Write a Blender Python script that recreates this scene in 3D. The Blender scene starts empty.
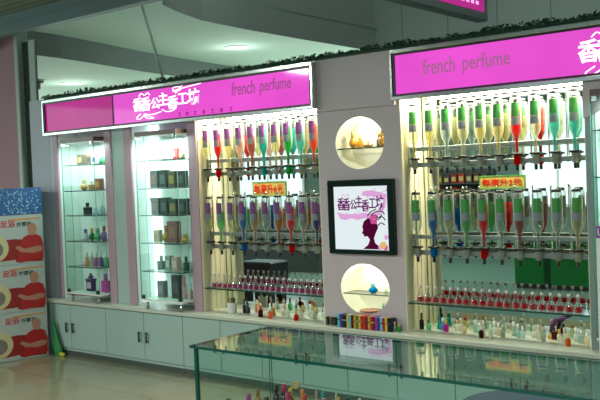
import bpy, math, random
from math import pi, sin, cos, radians
from mathutils import Vector, Matrix
random.seed(7)
SC = bpy.context.scene
COL = bpy.context.collection
ORD = ['first', 'second', 'third', 'fourth', 'fifth', 'sixth', 'seventh', 'eighth', 'ninth', 'tenth', 'eleventh',
       'twelfth', 'thirteenth', 'fourteenth', 'fifteenth', 'sixteenth', 'seventeenth', 'eighteenth', 'nineteenth',
       'twentieth', 'twenty-first', 'twenty-second', 'twenty-third', 'twenty-fourth', 'twenty-fifth', 'twenty-sixth']

# ------------------------------------------------------------------ materials
def srgb(r, g, b):
    f = lambda c: (c / 255 / 12.92) if c / 255 <= .04045 else ((c / 255 + .055) / 1.055) ** 2.4
    return (f(r), f(g), f(b), 1)

MATS = {}
def new_mat(name):
    m = bpy.data.materials.new(name); m.use_nodes = True
    nt = m.node_tree
    for n in list(nt.nodes): nt.nodes.remove(n)
    out = nt.nodes.new('ShaderNodeOutputMaterial')
    MATS[name] = m
    return m, nt, out

def pbr(name, col, rough=.5, metal=0, noise=.06, nscale=12, coat=0, bump=0, emit=0, spec=.5):
    m, nt, out = new_mat(name)
    b = nt.nodes.new('ShaderNodeBsdfPrincipled')
    b.inputs['Roughness'].default_value = rough
    b.inputs['Metallic'].default_value = metal
    b.inputs['Coat Weight'].default_value = coat
    b.inputs['Specular IOR Level'].default_value = spec
    tc = nt.nodes.new('ShaderNodeTexCoord'); nz = nt.nodes.new('ShaderNodeTexNoise')
    nz.inputs['Scale'].default_value = nscale; nz.inputs['Detail'].default_value = 3
    nt.links.new(tc.outputs['Object'], nz.inputs['Vector'])
    mx = nt.nodes.new('ShaderNodeMix'); mx.data_type = 'RGBA'
    c = srgb(*col)
    mx.inputs[6].default_value = tuple(max(0, v * (1 - noise)) for v in c[:3]) + (1,)
    mx.inputs[7].default_value = tuple(min(1, v * (1 + noise)) for v in c[:3]) + (1,)
    nt.links.new(nz.outputs['Fac'], mx.inputs[0])
    nt.links.new(mx.outputs[2], b.inputs['Base Color'])
    if bump:
        bp = nt.nodes.new('ShaderNodeBump'); bp.inputs['Strength'].default_value = bump
        nt.links.new(nz.outputs['Fac'], bp.inputs['Height']); nt.links.new(bp.outputs[0], b.inputs['Normal'])
    if emit:
        nt.links.new(mx.outputs[2], b.inputs['Emission Color']); b.inputs['Emission Strength'].default_value = emit
    nt.links.new(b.outputs[0], out.inputs[0])
    return m

def glass(name, tint=(235, 250, 242), gloss=.12, power=5, edge=(190, 205, 200), edge_w=.0, use_fresnel=True, rough=.02):
    """thin clear sheet or vessel wall: see-through, reflecting at grazing angles"""
    m, nt, out = new_mat(name)
    tr = nt.nodes.new('ShaderNodeBsdfTransparent'); tr.inputs[0].default_value = srgb(*tint)
    gl = nt.nodes.new('ShaderNodeBsdfGlossy'); gl.inputs['Roughness'].default_value = rough
    mix = nt.nodes.new('ShaderNodeMixShader')
    if use_fresnel:
        fr = nt.nodes.new('ShaderNodeLayerWeight'); fr.inputs[0].default_value = .5
        pw = nt.nodes.new('ShaderNodeMath'); pw.operation = 'POWER'; pw.inputs[1].default_value = power
        ml = nt.nodes.new('ShaderNodeMath'); ml.operation = 'MULTIPLY_ADD'; ml.inputs[1].default_value = .9; ml.inputs[2].default_value = .035
        nt.links.new(fr.outputs['Facing'], pw.inputs[0]); nt.links.new(pw.outputs[0], ml.inputs[0]); nt.links.new(ml.outputs[0], mix.inputs[0])
    else:
        mix.inputs[0].default_value = gloss
    nt.links.new(tr.outputs[0], mix.inputs[1]); nt.links.new(gl.outputs[0], mix.inputs[2])
    last = mix
    if edge_w:
        lw = nt.nodes.new('ShaderNodeLayerWeight'); lw.inputs[0].default_value = .45
        mp = nt.nodes.new('ShaderNodeMath'); mp.operation = 'MULTIPLY'; mp.inputs[1].default_value = edge_w
        nt.links.new(lw.outputs['Facing'], mp.inputs[0])
        d1 = nt.nodes.new('ShaderNodeBsdfDiffuse'); d1.inputs[0].default_value = srgb(*edge)
        d2 = nt.nodes.new('ShaderNodeBsdfTranslucent'); d2.inputs[0].default_value = srgb(*edge)
        df = nt.nodes.new('ShaderNodeMixShader'); df.inputs[0].default_value = .5
        nt.links.new(d1.outputs[0], df.inputs[1]); nt.links.new(d2.outputs[0], df.inputs[2])
        m2 = nt.nodes.new('ShaderNodeMixShader')
        nt.links.new(mp.outputs[0], m2.inputs[0]); nt.links.new(mix.outputs[0], m2.inputs[1]); nt.links.new(df.outputs[0], m2.inputs[2])
        last = m2
    nt.links.new(last.outputs[0], out.inputs[0])
    return m

def liquid(name, col, body=.6):
    m, nt, out = new_mat(name)
    tr = nt.nodes.new('ShaderNodeBsdfTransparent'); tr.inputs[0].default_value = srgb(*col)
    df = nt.nodes.new('ShaderNodeBsdfDiffuse'); df.inputs[0].default_value = srgb(*col)
    tl = nt.nodes.new('ShaderNodeBsdfTranslucent'); tl.inputs[0].default_value = srgb(*col)
    a = nt.nodes.new('ShaderNodeMixShader'); a.inputs[0].default_value = .6
    nt.links.new(df.outputs[0], a.inputs[1]); nt.links.new(tl.outputs[0], a.inputs[2])
    b = nt.nodes.new('ShaderNodeMixShader'); b.inputs[0].default_value = body
    nt.links.new(tr.outputs[0], b.inputs[1]); nt.links.new(a.outputs[0], b.inputs[2])
    nt.links.new(b.outputs[0], out.inputs[0])
    return m

def emis(name, col, st, noise=0, nscale=2, gloss=0):
    m, nt, out = new_mat(name)
    e = nt.nodes.new('ShaderNodeEmission'); e.inputs[0].default_value = srgb(*col); e.inputs[1].default_value = st
    if noise:
        tc = nt.nodes.new('ShaderNodeTexCoord'); nz = nt.nodes.new('ShaderNodeTexNoise'); nz.inputs['Scale'].default_value = nscale
        nt.links.new(tc.outputs['Object'], nz.inputs['Vector'])
        mr = nt.nodes.new('ShaderNodeMapRange'); mr.inputs[3].default_value = st * (1 - noise); mr.inputs[4].default_value = st * (1 + noise)
        nt.links.new(nz.outputs['Fac'], mr.inputs[0]); nt.links.new(mr.outputs[0], e.inputs[1])
    last = e
    if gloss:
        g = nt.nodes.new('ShaderNodeBsdfGlossy'); g.inputs['Roughness'].default_value = .05; g.inputs[0].default_value = (gloss,) * 3 + (1,)
        ad = nt.nodes.new('ShaderNodeAddShader')
        nt.links.new(e.outputs[0], ad.inputs[0]); nt.links.new(g.outputs[0], ad.inputs[1]); last = ad
    nt.links.new(last.outputs[0], out.inputs[0])
    return m

pbr('mauve_panel', (198, 180, 184), .55, nscale=3, noise=.03)
pbr('pillar_pink', (180, 148, 160), .5, nscale=3, noise=.04)
pbr('pink_wall', (150, 108, 116), .7, nscale=2, noise=.05)
pbr('side_lavender', (170, 170, 178), .6, nscale=2)
pbr('strip_teal', (170, 190, 184), .5, nscale=2)
pbr('cabinet_white', (160, 184, 177), .4, nscale=2, noise=.03)
pbr('worktop_white', (192, 194, 178), .3, nscale=3, noise=.03)
pbr('kick_dark', (70, 80, 74), .6)
pbr('niche_cream', (226, 220, 186), .55, nscale=3, noise=.03)
pbr('case_white', (225, 238, 234), .5, nscale=3, noise=.02)
pbr('oval_white', (240, 236, 214), .6, nscale=3, noise=.02)
pbr('chrome', (215, 220, 216), .18, 1, nscale=20)
pbr('acrylic_grey', (132, 142, 138), .35, .1, nscale=30)
pbr('dark_metal', (60, 64, 64), .35, .6)
pbr('black_plastic', (18, 18, 20), .35)
pbr('white_plastic', (235, 235, 230), .35)
pbr('white_ball', (245, 225, 225), .3)
pbr('ceiling_pale', (196, 220, 206), .8, nscale=1.5, noise=.03)
pbr('ceiling_dark', (92, 96, 90), .85, nscale=1.5, noise=.04)
pbr('fascia_grey', (98, 108, 104), .8, nscale=1.5, noise=.04)
pbr('bulkhead_grey', (160, 166, 160), .8, nscale=1.5, noise=.04)
pbr('beam_grey', (104, 122, 124), .6, nscale=2)
pbr('rail_pale', (150, 160, 150), .5)
pbr('floor_teal', (82, 108, 96), .3, nscale=2)
pbr('dark_gap', (40, 52, 46), .8)
pbr('leaf', (18, 62, 34), .6, noise=.5, nscale=60)
pbr('gold', (206, 164, 70), .25, .8, nscale=30)
pbr('gold_paint', (200, 150, 60), .3, .1, nscale=30)
pbr('frame_green_black', (22, 40, 34), .12, .3)
pbr('blue_fabric', (8, 16, 66), .6, noise=.2, nscale=60)
pbr('green_plastic', (24, 120, 52), .4, noise=.2)
pbr('yellow_plastic', (190, 190, 60), .4)
pbr('green_panel', (14, 128, 54), .35)
pbr('shelf_dark', (46, 50, 48), .6)
pbr('carton_white', (172, 178, 174), .5)
pbr('carton_red', (172, 26, 26), .5)
pbr('carton_dark_red', (140, 26, 24), .5)
pbr('ink_red', (190, 25, 30), .5)
pbr('ink_black', (25, 25, 28), .5)
pbr('ink_orange', (205, 140, 70), .5)
pbr('skin_print', (176, 122, 100), .6)
pbr('tub_cream', (196, 184, 140), .5)
pbr('tub_grey', (120, 112, 108), .5)
pbr('price_yellow', (176, 162, 74), .45)
pbr('price_red', (200, 16, 8), .6, spec=.1)
pbr('glass_edge', (16, 66, 54), .1, .0)
pbr('glass_edge_pale', (120, 170, 160), .1, .0)
pbr('label_purple', (122, 60, 126), .5, nscale=90, noise=.3)
pbr('label_grey', (122, 130, 138), .5, nscale=120, noise=.25)
pbr('label_green', (58, 140, 60), .5, nscale=90, noise=.2)
pbr('letter_violet', (150, 48, 146), .5)
pbr('wall_opposite', (98, 120, 112), .8)
pbr('red_dark', (120, 36, 30), .6, noise=.4, nscale=14)
pbr('brown_leather', (52, 32, 24), .5)
pbr('room_wall', (120, 132, 126), .8)
pbr('magenta_ink', (120, 20, 80), .5)
glass('clear_glass', (246, 253, 250))
glass('counter_glass', (234, 247, 242), power=4)
glass('counter_side_glass', (214, 240, 230), rough=.02)
glass('bottle_glass', (246, 250, 246), edge=(252, 254, 250), edge_w=.85)
glass('flask_glass', (246, 248, 246), edge=(250, 250, 248), edge_w=.9)
glass('acrylic_clear', (225, 236, 232), edge=(190, 205, 200), edge_w=.5)
emis('oval_lamp', (255, 250, 225), 6)
emis('tube_white', (225, 255, 248), 5)
emis('case_light_panel', (222, 250, 246), 2.6)
emis('tube_warm', (255, 246, 205), 10)
emis('down_lamp', (240, 255, 246), 6)
emis('window_day', (214, 242, 250), 2.0, noise=.3, nscale=1.2)
emis('window_cyan', (120, 235, 235), 2.0)
emis('sign_face', (232, 82, 208), 1.0, noise=.2, nscale=1.6, gloss=.035)
emis('sign_face_dim', (206, 50, 156), .72, noise=.18, nscale=2.0, gloss=.03)
emis('sign_letter_white', (255, 246, 255), 1.6)
emis('letter_grey', (186, 90, 166), .8)
emis('letter_bronze', (182, 108, 160), .85)
emis('small_ink', (150, 44, 124), .8)
emis('sign_swirl', (245, 170, 232), 1.3)
emis('panel_face', (226, 238, 240), 1.0, noise=.03)
emis('panel_pink', (232, 172, 226), .9)
emis('panel_purple', (150, 48, 140), .55)
emis('panel_maroon', (112, 18, 74), .45)
emis('panel_rose', (224, 90, 160), .8)
emis('panel_orange', (240, 190, 120), .9)

def mirror_mat():
    m, nt, out = new_mat('mirror_silver')
    g = nt.nodes.new('ShaderNodeBsdfGlossy'); g.inputs['Roughness'].default_value = .0
    g.inputs[0].default_value = srgb(222, 232, 226); nt.links.new(g.outputs[0], out.inputs[0])
mirror_mat()

def floor_mat():
    m, nt, out = new_mat('floor_tile')
    tc = nt.nodes.new('ShaderNodeTexCoord'); br = nt.nodes.new('ShaderNodeTexBrick')
    br.offset = 0; br.inputs['Scale'].default_value = 1; br.inputs['Mortar Size'].default_value = .004
    br.inputs['Brick Width'].default_value = .8; br.inputs['Row Height'].default_value = .8
    br.inputs['Color1'].default_value = srgb(146, 140, 114); br.inputs['Color2'].default_value = srgb(141, 136, 110)
    br.inputs['Mortar'].default_value = srgb(112, 112, 94)
    nz = nt.nodes.new('ShaderNodeTexNoise'); nz.inputs['Scale'].default_value = 3; nz.inputs['Detail'].default_value = 5
    mx = nt.nodes.new('ShaderNodeMix'); mx.data_type = 'RGBA'; mx.blend_type = 'MULTIPLY'; mx.inputs[0].default_value = .25
    b = nt.nodes.new('ShaderNodeBsdfPrincipled'); b.inputs['Roughness'].default_value = .12
    nt.links.new(tc.outputs['Object'], br.inputs['Vector']); nt.links.new(tc.outputs['Object'], nz.inputs['Vector'])
    nt.links.new(br.outputs['Color'], mx.inputs[6]); nt.links.new(nz.outputs['Fac'], mx.inputs[7])
    nt.links.new(mx.outputs[2], b.inputs['Base Color']); nt.links.new(b.outputs[0], out.inputs[0])
floor_mat()

def slat_mat():
    m, nt, out = new_mat('ceiling_slats')
    tc = nt.nodes.new('ShaderNodeTexCoord'); wv = nt.nodes.new('ShaderNodeTexWave')
    wv.bands_direction = 'Y'; wv.inputs['Scale'].default_value = 2.6; wv.inputs['Distortion'].default_value = 0
    mx = nt.nodes.new('ShaderNodeMix'); mx.data_type = 'RGBA'
    mx.inputs[6].default_value = srgb(108, 116, 98); mx.inputs[7].default_value = srgb(140, 148, 128)
    b = nt.nodes.new('ShaderNodeBsdfPrincipled'); b.inputs['Roughness'].default_value = .6
    bp = nt.nodes.new('ShaderNodeBump'); bp.inputs['Strength'].default_value = .4
    nt.links.new(tc.outputs['Object'], wv.inputs['Vector']); nt.links.new(wv.outputs['Fac'], mx.inputs[0])
    nt.links.new(wv.outputs['Fac'], bp.inputs['Height']); nt.links.new(bp.outputs[0], b.inputs['Normal'])
    nt.links.new(mx.outputs[2], b.inputs['Base Color']); nt.links.new(b.outputs[0], out.inputs[0])
slat_mat()

def panel_wall_mat():
    m, nt, out = new_mat('seamed_panels')
    tc = nt.nodes.new('ShaderNodeTexCoord'); br = nt.nodes.new('ShaderNodeTexBrick'); br.offset = 0
    mp = nt.nodes.new('ShaderNodeMapping'); mp.inputs['Rotation'].default_value = (radians(90), 0, 0)
    br.inputs['Scale'].default_value = 1; br.inputs['Mortar Size'].default_value = .006
    br.inputs['Brick Width'].default_value = .62; br.inputs['Row Height'].default_value = 9
    br.inputs['Color1'].default_value = srgb(160, 170, 162); br.inputs['Color2'].default_value = srgb(154, 164, 157)
    br.inputs['Mortar'].default_value = srgb(110, 120, 113)
    b = nt.nodes.new('ShaderNodeBsdfPrincipled'); b.inputs['Roughness'].default_value = .7
    nt.links.new(tc.outputs['Object'], mp.inputs[0]); nt.links.new(mp.outputs[0], br.inputs['Vector'])
    nt.links.new(br.outputs['Color'], b.inputs['Base Color']); nt.links.new(b.outputs[0], out.inputs[0])
panel_wall_mat()

# ------------------------------------------------------------------ mesh helpers
class MB:
    def __init__(s): s.v = []; s.f = []; s.m = []; s.sm = []
    def add(s, vs, fs, mi=0, smooth=False):
        o = len(s.v); s.v += [tuple(p) for p in vs]
        for f in fs: s.f.append([o + i for i in f]); s.m.append(mi); s.sm.append(smooth)
        return s
    def box(s, x0, x1, y0, y1, z0, z1, mi=0):
        v = [(x, y, z) for z in (z0, z1) for y in (y0, y1) for x in (x0, x1)]
        return s.add(v, [(0, 2, 3, 1), (4, 5, 7, 6), (0, 1, 5, 4), (2, 6, 7, 3), (0, 4, 6, 2), (1, 3, 7, 5)], mi)
    def bev(s, x0, x1, y0, y1, z0, z1, b=.004, mi=0):
        """box with chamfered vertical and horizontal edges"""
        xs, ys, zs = (x0, x1), (y0, y1), (z0, z1); V = []; idx = {}
        for i in (0, 1):
            for j in (0, 1):
                for k in (0, 1):
                    sx, sy, sz = (1, -1)[i], (1, -1)[j], (1, -1)[k]
                    for a in range(3):
                        p = [xs[i] + sx * b, ys[j] + sy * b, zs[k] + sz * b]
                        p[a] = (xs[i], ys[j], zs[k])[a]
                        idx[i, j, k, a] = len(V); V.append(p)
        F = []
        R = (0, 1)
        for a in range(3):
            for e in R:
                q = []
                for (p, r) in ((0, 0), (1, 0), (1, 1), (0, 1)):
                    c = [0, 0, 0]; c[a] = e; c[(a + 1) % 3] = p; c[(a + 2) % 3] = r
                    q.append(idx[c[0], c[1], c[2], a])
                F.append(q if e else q[::-1])
        for a in range(3):
            b1, b2 = (a + 1) % 3, (a + 2) % 3
            for p in R:
                for r in R:
                    q = []
                    for e, ax in ((0, b1), (1, b1), (1, b2), (0, b2)):
                        c = [0, 0, 0]; c[a] = e; c[b1] = p; c[b2] = r
                        q.append(idx[c[0], c[1], c[2], ax])
                    F.append(q if p != r else q[::-1])
        for i in R:
            for j in R:
                for k in R:
                    q = [idx[i, j, k, a] for a in range(3)]
                    F.append(q if (i + j + k) % 2 else q[::-1])
        return s.add(V, F, mi)
    def lathe(s, prof, n=16, c=(0, 0, 0), sx=1, sy=1, mi=0, smooth=True, a0=0, a1=2 * pi):
        full = abs(a1 - a0 - 2 * pi) < 1e-6; cnt = n if full else n + 1
        V = []
        for r, z in prof:
            for i in range(cnt):
                a = a0 + (a1 - a0) * i / n
                V.append((c[0] + r * cos(a) * sx, c[1] + r * sin(a) * sy, c[2] + z))
        F = []
        for k in range(len(prof) - 1):
            for i in range(n):
                j = (i + 1) % cnt
                F.append((k * cnt + i, k * cnt + j, (k + 1) * cnt + j, (k + 1) * cnt + i))
        s.add(V, F, mi, smooth)
        if full:
            o = len(s.v) - len(V)
            if prof[0][0] > 1e-5: s.f.append([o + i for i in range(n)][::-1]); s.m.append(mi); s.sm.append(False)
            if prof[-1][0] > 1e-5: s.f.append([o + (len(prof) - 1) * cnt + i for i in range(n)]); s.m.append(mi); s.sm.append(False)
        return s
    def tube(s, pts, r, n=8, mi=0, closed=False):
        pts = [Vector(p) for p in pts]; V = []; N = len(pts)
        rr = r if isinstance(r, (list, tuple)) else [r] * N
        for i, p in enumerate(pts):
            a = pts[(i - 1) % N] if (i or closed) else p; b = pts[(i + 1) % N] if (i < N - 1 or closed) else p
            d = (b - a).normalized(); u = d.cross(Vector((0, 0, 1)))
            if u.length < .01: u = d.cross(Vector((0, 1, 0)))
            u.normalize(); w = d.cross(u)
            for k in range(n):
                t = 2 * pi * k / n; V.append(p + (u * cos(t) + w * sin(t)) * rr[i])
        F = []
        for i in range(N if closed else N - 1):
            j = (i + 1) % N
            for k in range(n):
                l = (k + 1) % n
                F.append((i * n + k, i * n + l, j * n + l, j * n + k))
        if not closed: F += [list(range(n))[::-1], [(N - 1) * n + k for k in range(n)]]
        return s.add(V, F, mi, True)
    def prism(s, poly, y0, y1, mi=0):
        """polygon in x,z pulled along y"""
        n = len(poly); V = [(x, y0, z) for x, z in poly] + [(x, y1, z) for x, z in poly]
        F = [list(range(n)), [n + i for i in range(n)][::-1]] + [(i, n + i, n + (i + 1) % n, (i + 1) % n) for i in range(n)]
        return s.add(V, F, mi)
    def prism_z(s, poly, z0, z1, mi=0):
        n = len(poly); V = [(x, y, z0) for x, y in poly] + [(x, y, z1) for x, y in poly]
        F = [list(range(n))[::-1], [n + i for i in range(n)]] + [(i, (i + 1) % n, n + (i + 1) % n, n + i) for i in range(n)]
        return s.add(V, F, mi)
    def build(s, name, mats, parent=None, loc=None):
        me = bpy.data.meshes.new(name); me.from_pydata(s.v, [], s.f)
        for m in (mats if isinstance(mats, (list, tuple)) else [mats]): me.materials.append(MATS[m])
        for p, mi, sm in zip(me.polygons, s.m, s.sm): p.material_index = mi; p.use_smooth = sm
        me.update()
        o = bpy.data.objects.new(name, me); COL.objects.link(o)
        if parent: o.parent = parent
        if loc: o.location = loc
        return o

def tag(o, label, cat, group=None):
    o['label'] = label; o['category'] = cat
    if group: o['group'] = group
    return o
def struct(o): o['kind'] = 'structure'; return o
def thing(name, label, cat, loc=(0, 0, 0), rz=0, group=None):
    o = bpy.data.objects.new(name, None); COL.objects.link(o); o.empty_display_size = .05
    o.location = loc; o.rotation_euler = (0, 0, rz)
    return tag(o, label, cat, group)
def kids(o): return [c for c in COL.objects if c.parent == o]
CHILD = {}
def dup(root, loc, label, rz=None, group=None):
    if root.name not in CHILD:
        CHILD[root.name] = [(c, kids(c)) for c in kids(root)]
    r = root.copy(); COL.objects.link(r); r.location = loc; r['label'] = label
    if rz is not None: r.rotation_euler = (0, 0, rz)
    if group: r['group'] = group
    for c, gs in CHILD[root.name]:
        k = c.copy(); COL.objects.link(k); k.parent = r
        for g in gs:
            q = g.copy(); COL.objects.link(q); q.parent = k
    return r

def text_mesh(name, body, mat, x0, x1, z0, z1, y, parent=None, depth=.004, offset=0.0, shear=0, facing='-y', slope=0):
    """lettering fitted into a rectangle"""
    cu = bpy.data.curves.new('lettering', 'FONT'); cu.body = body; cu.extrude = .02; cu.offset = offset; cu.shear = shear
    cu.resolution_u = 3
    t = bpy.data.objects.new('lettering', cu); COL.objects.link(t)
    dg = bpy.context.evaluated_depsgraph_get(); me = bpy.data.meshes.new_from_object(t.evaluated_get(dg))
    bpy.data.objects.remove(t); bpy.data.curves.remove(cu)
    xs = [v.co.x for v in me.vertices]; ys = [v.co.y for v in me.vertices]
    ax, bx, ay, by = min(xs), max(xs), min(ys), max(ys)
    for v in me.vertices:
        fx = (v.co.x - ax) / (bx - ax); fz = (v.co.y - ay) / (by - ay); d = depth if v.co.z > 0 else 0
        a = x0 + fx * (x1 - x0); b = z0 + fz * (z1 - z0) + slope * fx
        if facing == '-y': v.co = (a, y - d, b)
        else: v.co = (y + d, a, b)
    me.materials.clear(); me.materials.append(MATS[mat])
    for p in me.polygons: p.material_index = 0
    me.name = name
    o = bpy.data.objects.new(name, me); COL.objects.link(o)
    if parent: o.parent = parent
    return o

def area(name, loc, sx, sy, power, col=(1, 1, 1), rot=(0, 0, 0), spread=pi):
    l = bpy.data.lights.new(name, 'AREA'); l.shape = 'RECTANGLE'; l.size = sx; l.size_y = sy; l.energy = power; l.color = col; l.spread = spread
    o = bpy.data.objects.new(name, l); COL.objects.link(o); o.location = loc; o.rotation_euler = rot
    return o
def point(name, loc, power, col=(1, 1, 1), r=.03):
    l = bpy.data.lights.new(name, 'POINT'); l.energy = power; l.color = col; l.shadow_soft_size = r
    o = bpy.data.objects.new(name, l); COL.objects.link(o); o.location = loc
    return o

# ------------------------------------------------------------------ camera
cam = bpy.data.cameras.new('camera'); co = bpy.data.objects.new('camera', cam); COL.objects.link(co)
cam.sensor_width = 36; cam.lens = 864.757 / 600 * 36; cam.clip_start = .05
r = Vector((.77519225, .63052338, -.03895194)); u = Vector((.01322289, .04545112, .99887905)); f = Vector((-.631587, .77483835, -.02689601))
co.matrix_world = Matrix(((r.x, u.x, -f.x, 0), (r.y, u.y, -f.y, -5.29065), (r.z, u.z, -f.z, 1.7), (0, 0, 0, 1)))
SC.camera = co

# ------------------------------------------------------------------ room shell
struct(MB().box(-16, 4, -3.4, 8, -.1, 0).build('floor', 'floor_tile'))
struct(MB().box(-16, 4, -9.2, -3.4, -.1, 0).build('floor_rear', 'floor_teal'))  # darker colour put in so the lamp-lit floor looks dim in the mirrors
struct(MB().box(-16, 4, -9.2, -.36, 3.43, 3.5).build('ceiling', 'ceiling_slats'))
# stepped pale ceiling beyond the unit, with a curved fascia between the two levels
pathc = [(-8.35, -.28), (-8.50, .3), (-8.58, .9), (-8.74, 1.57), (-8.98, 2.43), (-9.15, 3.3), (-9.3, 4.2), (-9.5, 6.2), (-9.6, 8)]
def strip(a, b, za, zb):
    m = MB(); n = len(a)
    m.add([(x, y, za) for x, y in a] + [(x, y, zb) for x, y in b], [(i, i + 1, n + i + 1, n + i) for i in range(n - 1)]); return m
struct(strip([(-16, y) for x, y in pathc], pathc, 3.2, 3.2).build('ceiling_low', 'ceiling_pale'))
struct(strip(pathc, [(-5.9, y) for x, y in pathc], 3.47, 3.47).build('ceiling_high', 'ceiling_pale'))
struct(strip(pathc, pathc, 3.2, 3.475).build('trim_1', 'fascia_grey'))
bk = [(-5.50, -.28), (-5.66, 0.05), (-5.82, .5), (-5.89, 1.24), (-5.93, 2.04), (-5.95, 2.9), (-5.97, 3.62)]
mbk = strip(bk, bk, 3.2, 4.4); struct(mbk.build('wall_bulkhead', 'bulkhead_grey'))
struct(MB().box(-5.97, 4, 3.62, 3.7, 0, 4.4).build('wall_back', 'seamed_panels'))
struct(MB().box(-6.2, 4, -.28, 3.7, 4.4, 4.45).build('ceiling_raised', 'ceiling_dark'))
struct(MB().box(3.9, 4, -9.2, 3.7, 0, 3.5).build('wall_right', 'room_wall'))
# shutter housing beam parallel to the unit
b = MB(); b.box(-8.1, 4, -.36, -.28, 3.235, 3.43); b.box(-8.1, 4, -.375, -.36, 3.235, 3.262); b.box(-8.1, 4, -.37, -.36, 3.34, 3.348)
struct(b.build('trim_2', 'beam_grey'))
# pink wall at far left, grey edge rail, dark slot, pale post
struct(MB().box(-16, -8.12, -.02, .1, 0, 3.43).build('wall_left', 'pink_wall'))
struct(MB().bev(-8.12, -8.05, -.035, .1, 0, 3.43, .01).build('trim_3', 'rail_pale'))
struct(MB().box(-8.05, -7.90, .03, .1, 0, 3.235).build('trim_4', 'dark_gap'))
struct(MB().box(-7.90, -7.80, -.0, .02, 2.6, 3.235).build('trim_5', 'rail_pale'))
struct(MB().box(-7.93, -7.60, 0, .3, 0, 2.6).build('wall_unit_side', 'side_lavender'))

# partition unit: body built around the openings (front plane y = 0)
XL, XR = -7.60, -1.0
w = MB()
def blk(x0, x1, z0, z1, y0=0, y1=.3): w.box(x0, x1, y0, y1, z0, z1)
w.box(-7.60, 1.2, .3, .34, .0, 2.56)         # back
w.box(-7.60, 1.2, -.0, .3, 2.30, 2.56)       # header
struct(w.build('wall_unit_back', 'side_lavender'))
def pillar(n, x0, x1, mat, z0=.553, z1=2.30, y0=-.0, y1=.3):
    return struct(MB().bev(x0, x1, y0, y1, z0, z1, .004).build('trim_%d' % n, mat))
pillar(6, -7.60, -7.545, 'strip_teal'); pillar(7, -7.545, -7.462, 'pillar_pink', y0=-.012)
pillar(8, -6.712, -6.61, 'pillar_pink', y0=-.012); pillar(9, -6.61, -6.425, 'strip_teal')
pillar(10, -6.425, -6.315, 'pillar_pink', y0=-.012); pillar(11, -5.556, -5.446, 'pillar_pink', y0=-.012)
pillar(12, -2.005, -1.955, 'acrylic_grey', y0=-.02); pillar(13, -1.25, 1.2, 'strip_teal')
# white lined recesses of the three cases
def recess(n, x0, x1, mat, z1=2.30, dep=.22):
    m = MB(); t = .008
    m.box(x0, x1, dep, dep + t, .553, z1); m.box(x0, x0 + t, 0.002, dep, .553, z1); m.box(x1 - t, x1, 0.002, dep, .553, z1)
    m.box(x0 + t, x1 - t, 0.002, dep, z1 - t, z1)
    return struct(m.build('wall_recess_%d' % n, mat))
recess(1, -7.460, -6.714, 'case_white'); recess(2, -6.313, -5.558, 'case_white'); recess(5, -1.953, -1.252, 'case_white')
recess(3, -5.444, -4.106, 'niche_cream', dep=.268); recess(4, -3.362, -2.007, 'niche_cream', dep=.268)

# column with two oval light niches
def oval_plate(m, x0, x1, z0, z1, cx, cz, rx, rz, y, n=64):
    O = []; Q = []
    for i in range(n):
        a = 2 * pi * i / n; O.append((cx + rx * cos(a), y, cz + rz * sin(a)))
        c, s_ = cos(a), sin(a); k = 1e9
        if c > 1e-9: k = min(k, (x1 - cx) / c)
        if c < -1e-9: k = min(k, (x0 - cx) / c)
        if s_ > 1e-9: k = min(k, (z1 - cz) / s_)
        if s_ < -1e-9: k = min(k, (z0 - cz) / s_)
        Q.append([cx + k * c, y, cz + k * s_])
    for X in (x0, x1):
        for Z in (z0, z1):
            j = min(range(n), key=lambda i: (Q[i][0] - X) ** 2 + (Q[i][2] - Z) ** 2); Q[j] = [X, y, Z]
    m.add(O + Q, [(i, n + i, n + (i + 1) % n, (i + 1) % n) for i in range(n)])
cm = MB(); CX0, CX1 = -4.106, -3.362
OV = [(-3.722, 1.934, .221, .195), (-3.721, .842, .221, .189)]
oval_plate(cm, CX0, CX1, 1.70, 2.20, *OV[0], 0); oval_plate(cm, CX0, CX1, .60, 1.07, *OV[1], 0)
for z0, z1 in ((.553, .60), (1.07, 1.70), (2.20, 2.30)):
    cm.add([(CX0, 0, z0), (CX1, 0, z0), (CX1, 0, z1), (CX0, 0, z1)], [(0, 1, 2, 3)])
for x, s_ in ((CX0, 1), (CX1, -1)):
    cm.add([(x, 0, .553), (x, .3, .553), (x, .3, 2.3), (x, 0, 2.3)], [(0, 1, 2, 3)])
struct(cm.build('wall_column', 'mauve_panel'))
for i, (cx, cz, rx, rz) in enumerate(OV):
    m = MB(); n = 64; D = .2
    V = [(cx + rx * cos(2 * pi * k / n), y, cz + rz * sin(2 * pi * k / n)) for y in (0.0005, D) for k in range(n)]
    m.add(V, [(k, (k + 1) % n, n + (k + 1) % n, n + k) for k in range(n)], 0, True)
    m.add([(cx + rx * cos(2 * pi * k / n), D, cz + rz * sin(2 * pi * k / n)) for k in range(n)], [list(range(n))])
    struct(m.build('wall_oval_%d' % (i + 1), 'oval_white'))
    lp = MB().lathe([(.028, 0), (.028, .012)], 20, (cx, .05, cz + rz - .03)).build('ceiling_light', 'oval_lamp')
    tag(lp, ('small round lamp at the top of the upper oval niche', 'small round lamp at the top of the lower oval niche')[i], 'lamp', 'niche lamps')
    point('oval_glow', (cx, .05, cz + rz - .06), 2.2, (1, .97, .86), .03)
# header block over the column and at the right end
hd = MB().bev(-4.10, -3.385, -.022, -.001, 2.19, 2.60, .004); struct(hd.build('trim_14', 'mauve_panel'))
hd = MB().prism([(-2.004, 2.24), (-2.004, 1.99), (-1.2, 2.30), (-1.2, 2.31)], -.045, -.022); struct(hd.build('trim_15', 'mauve_panel'))

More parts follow.
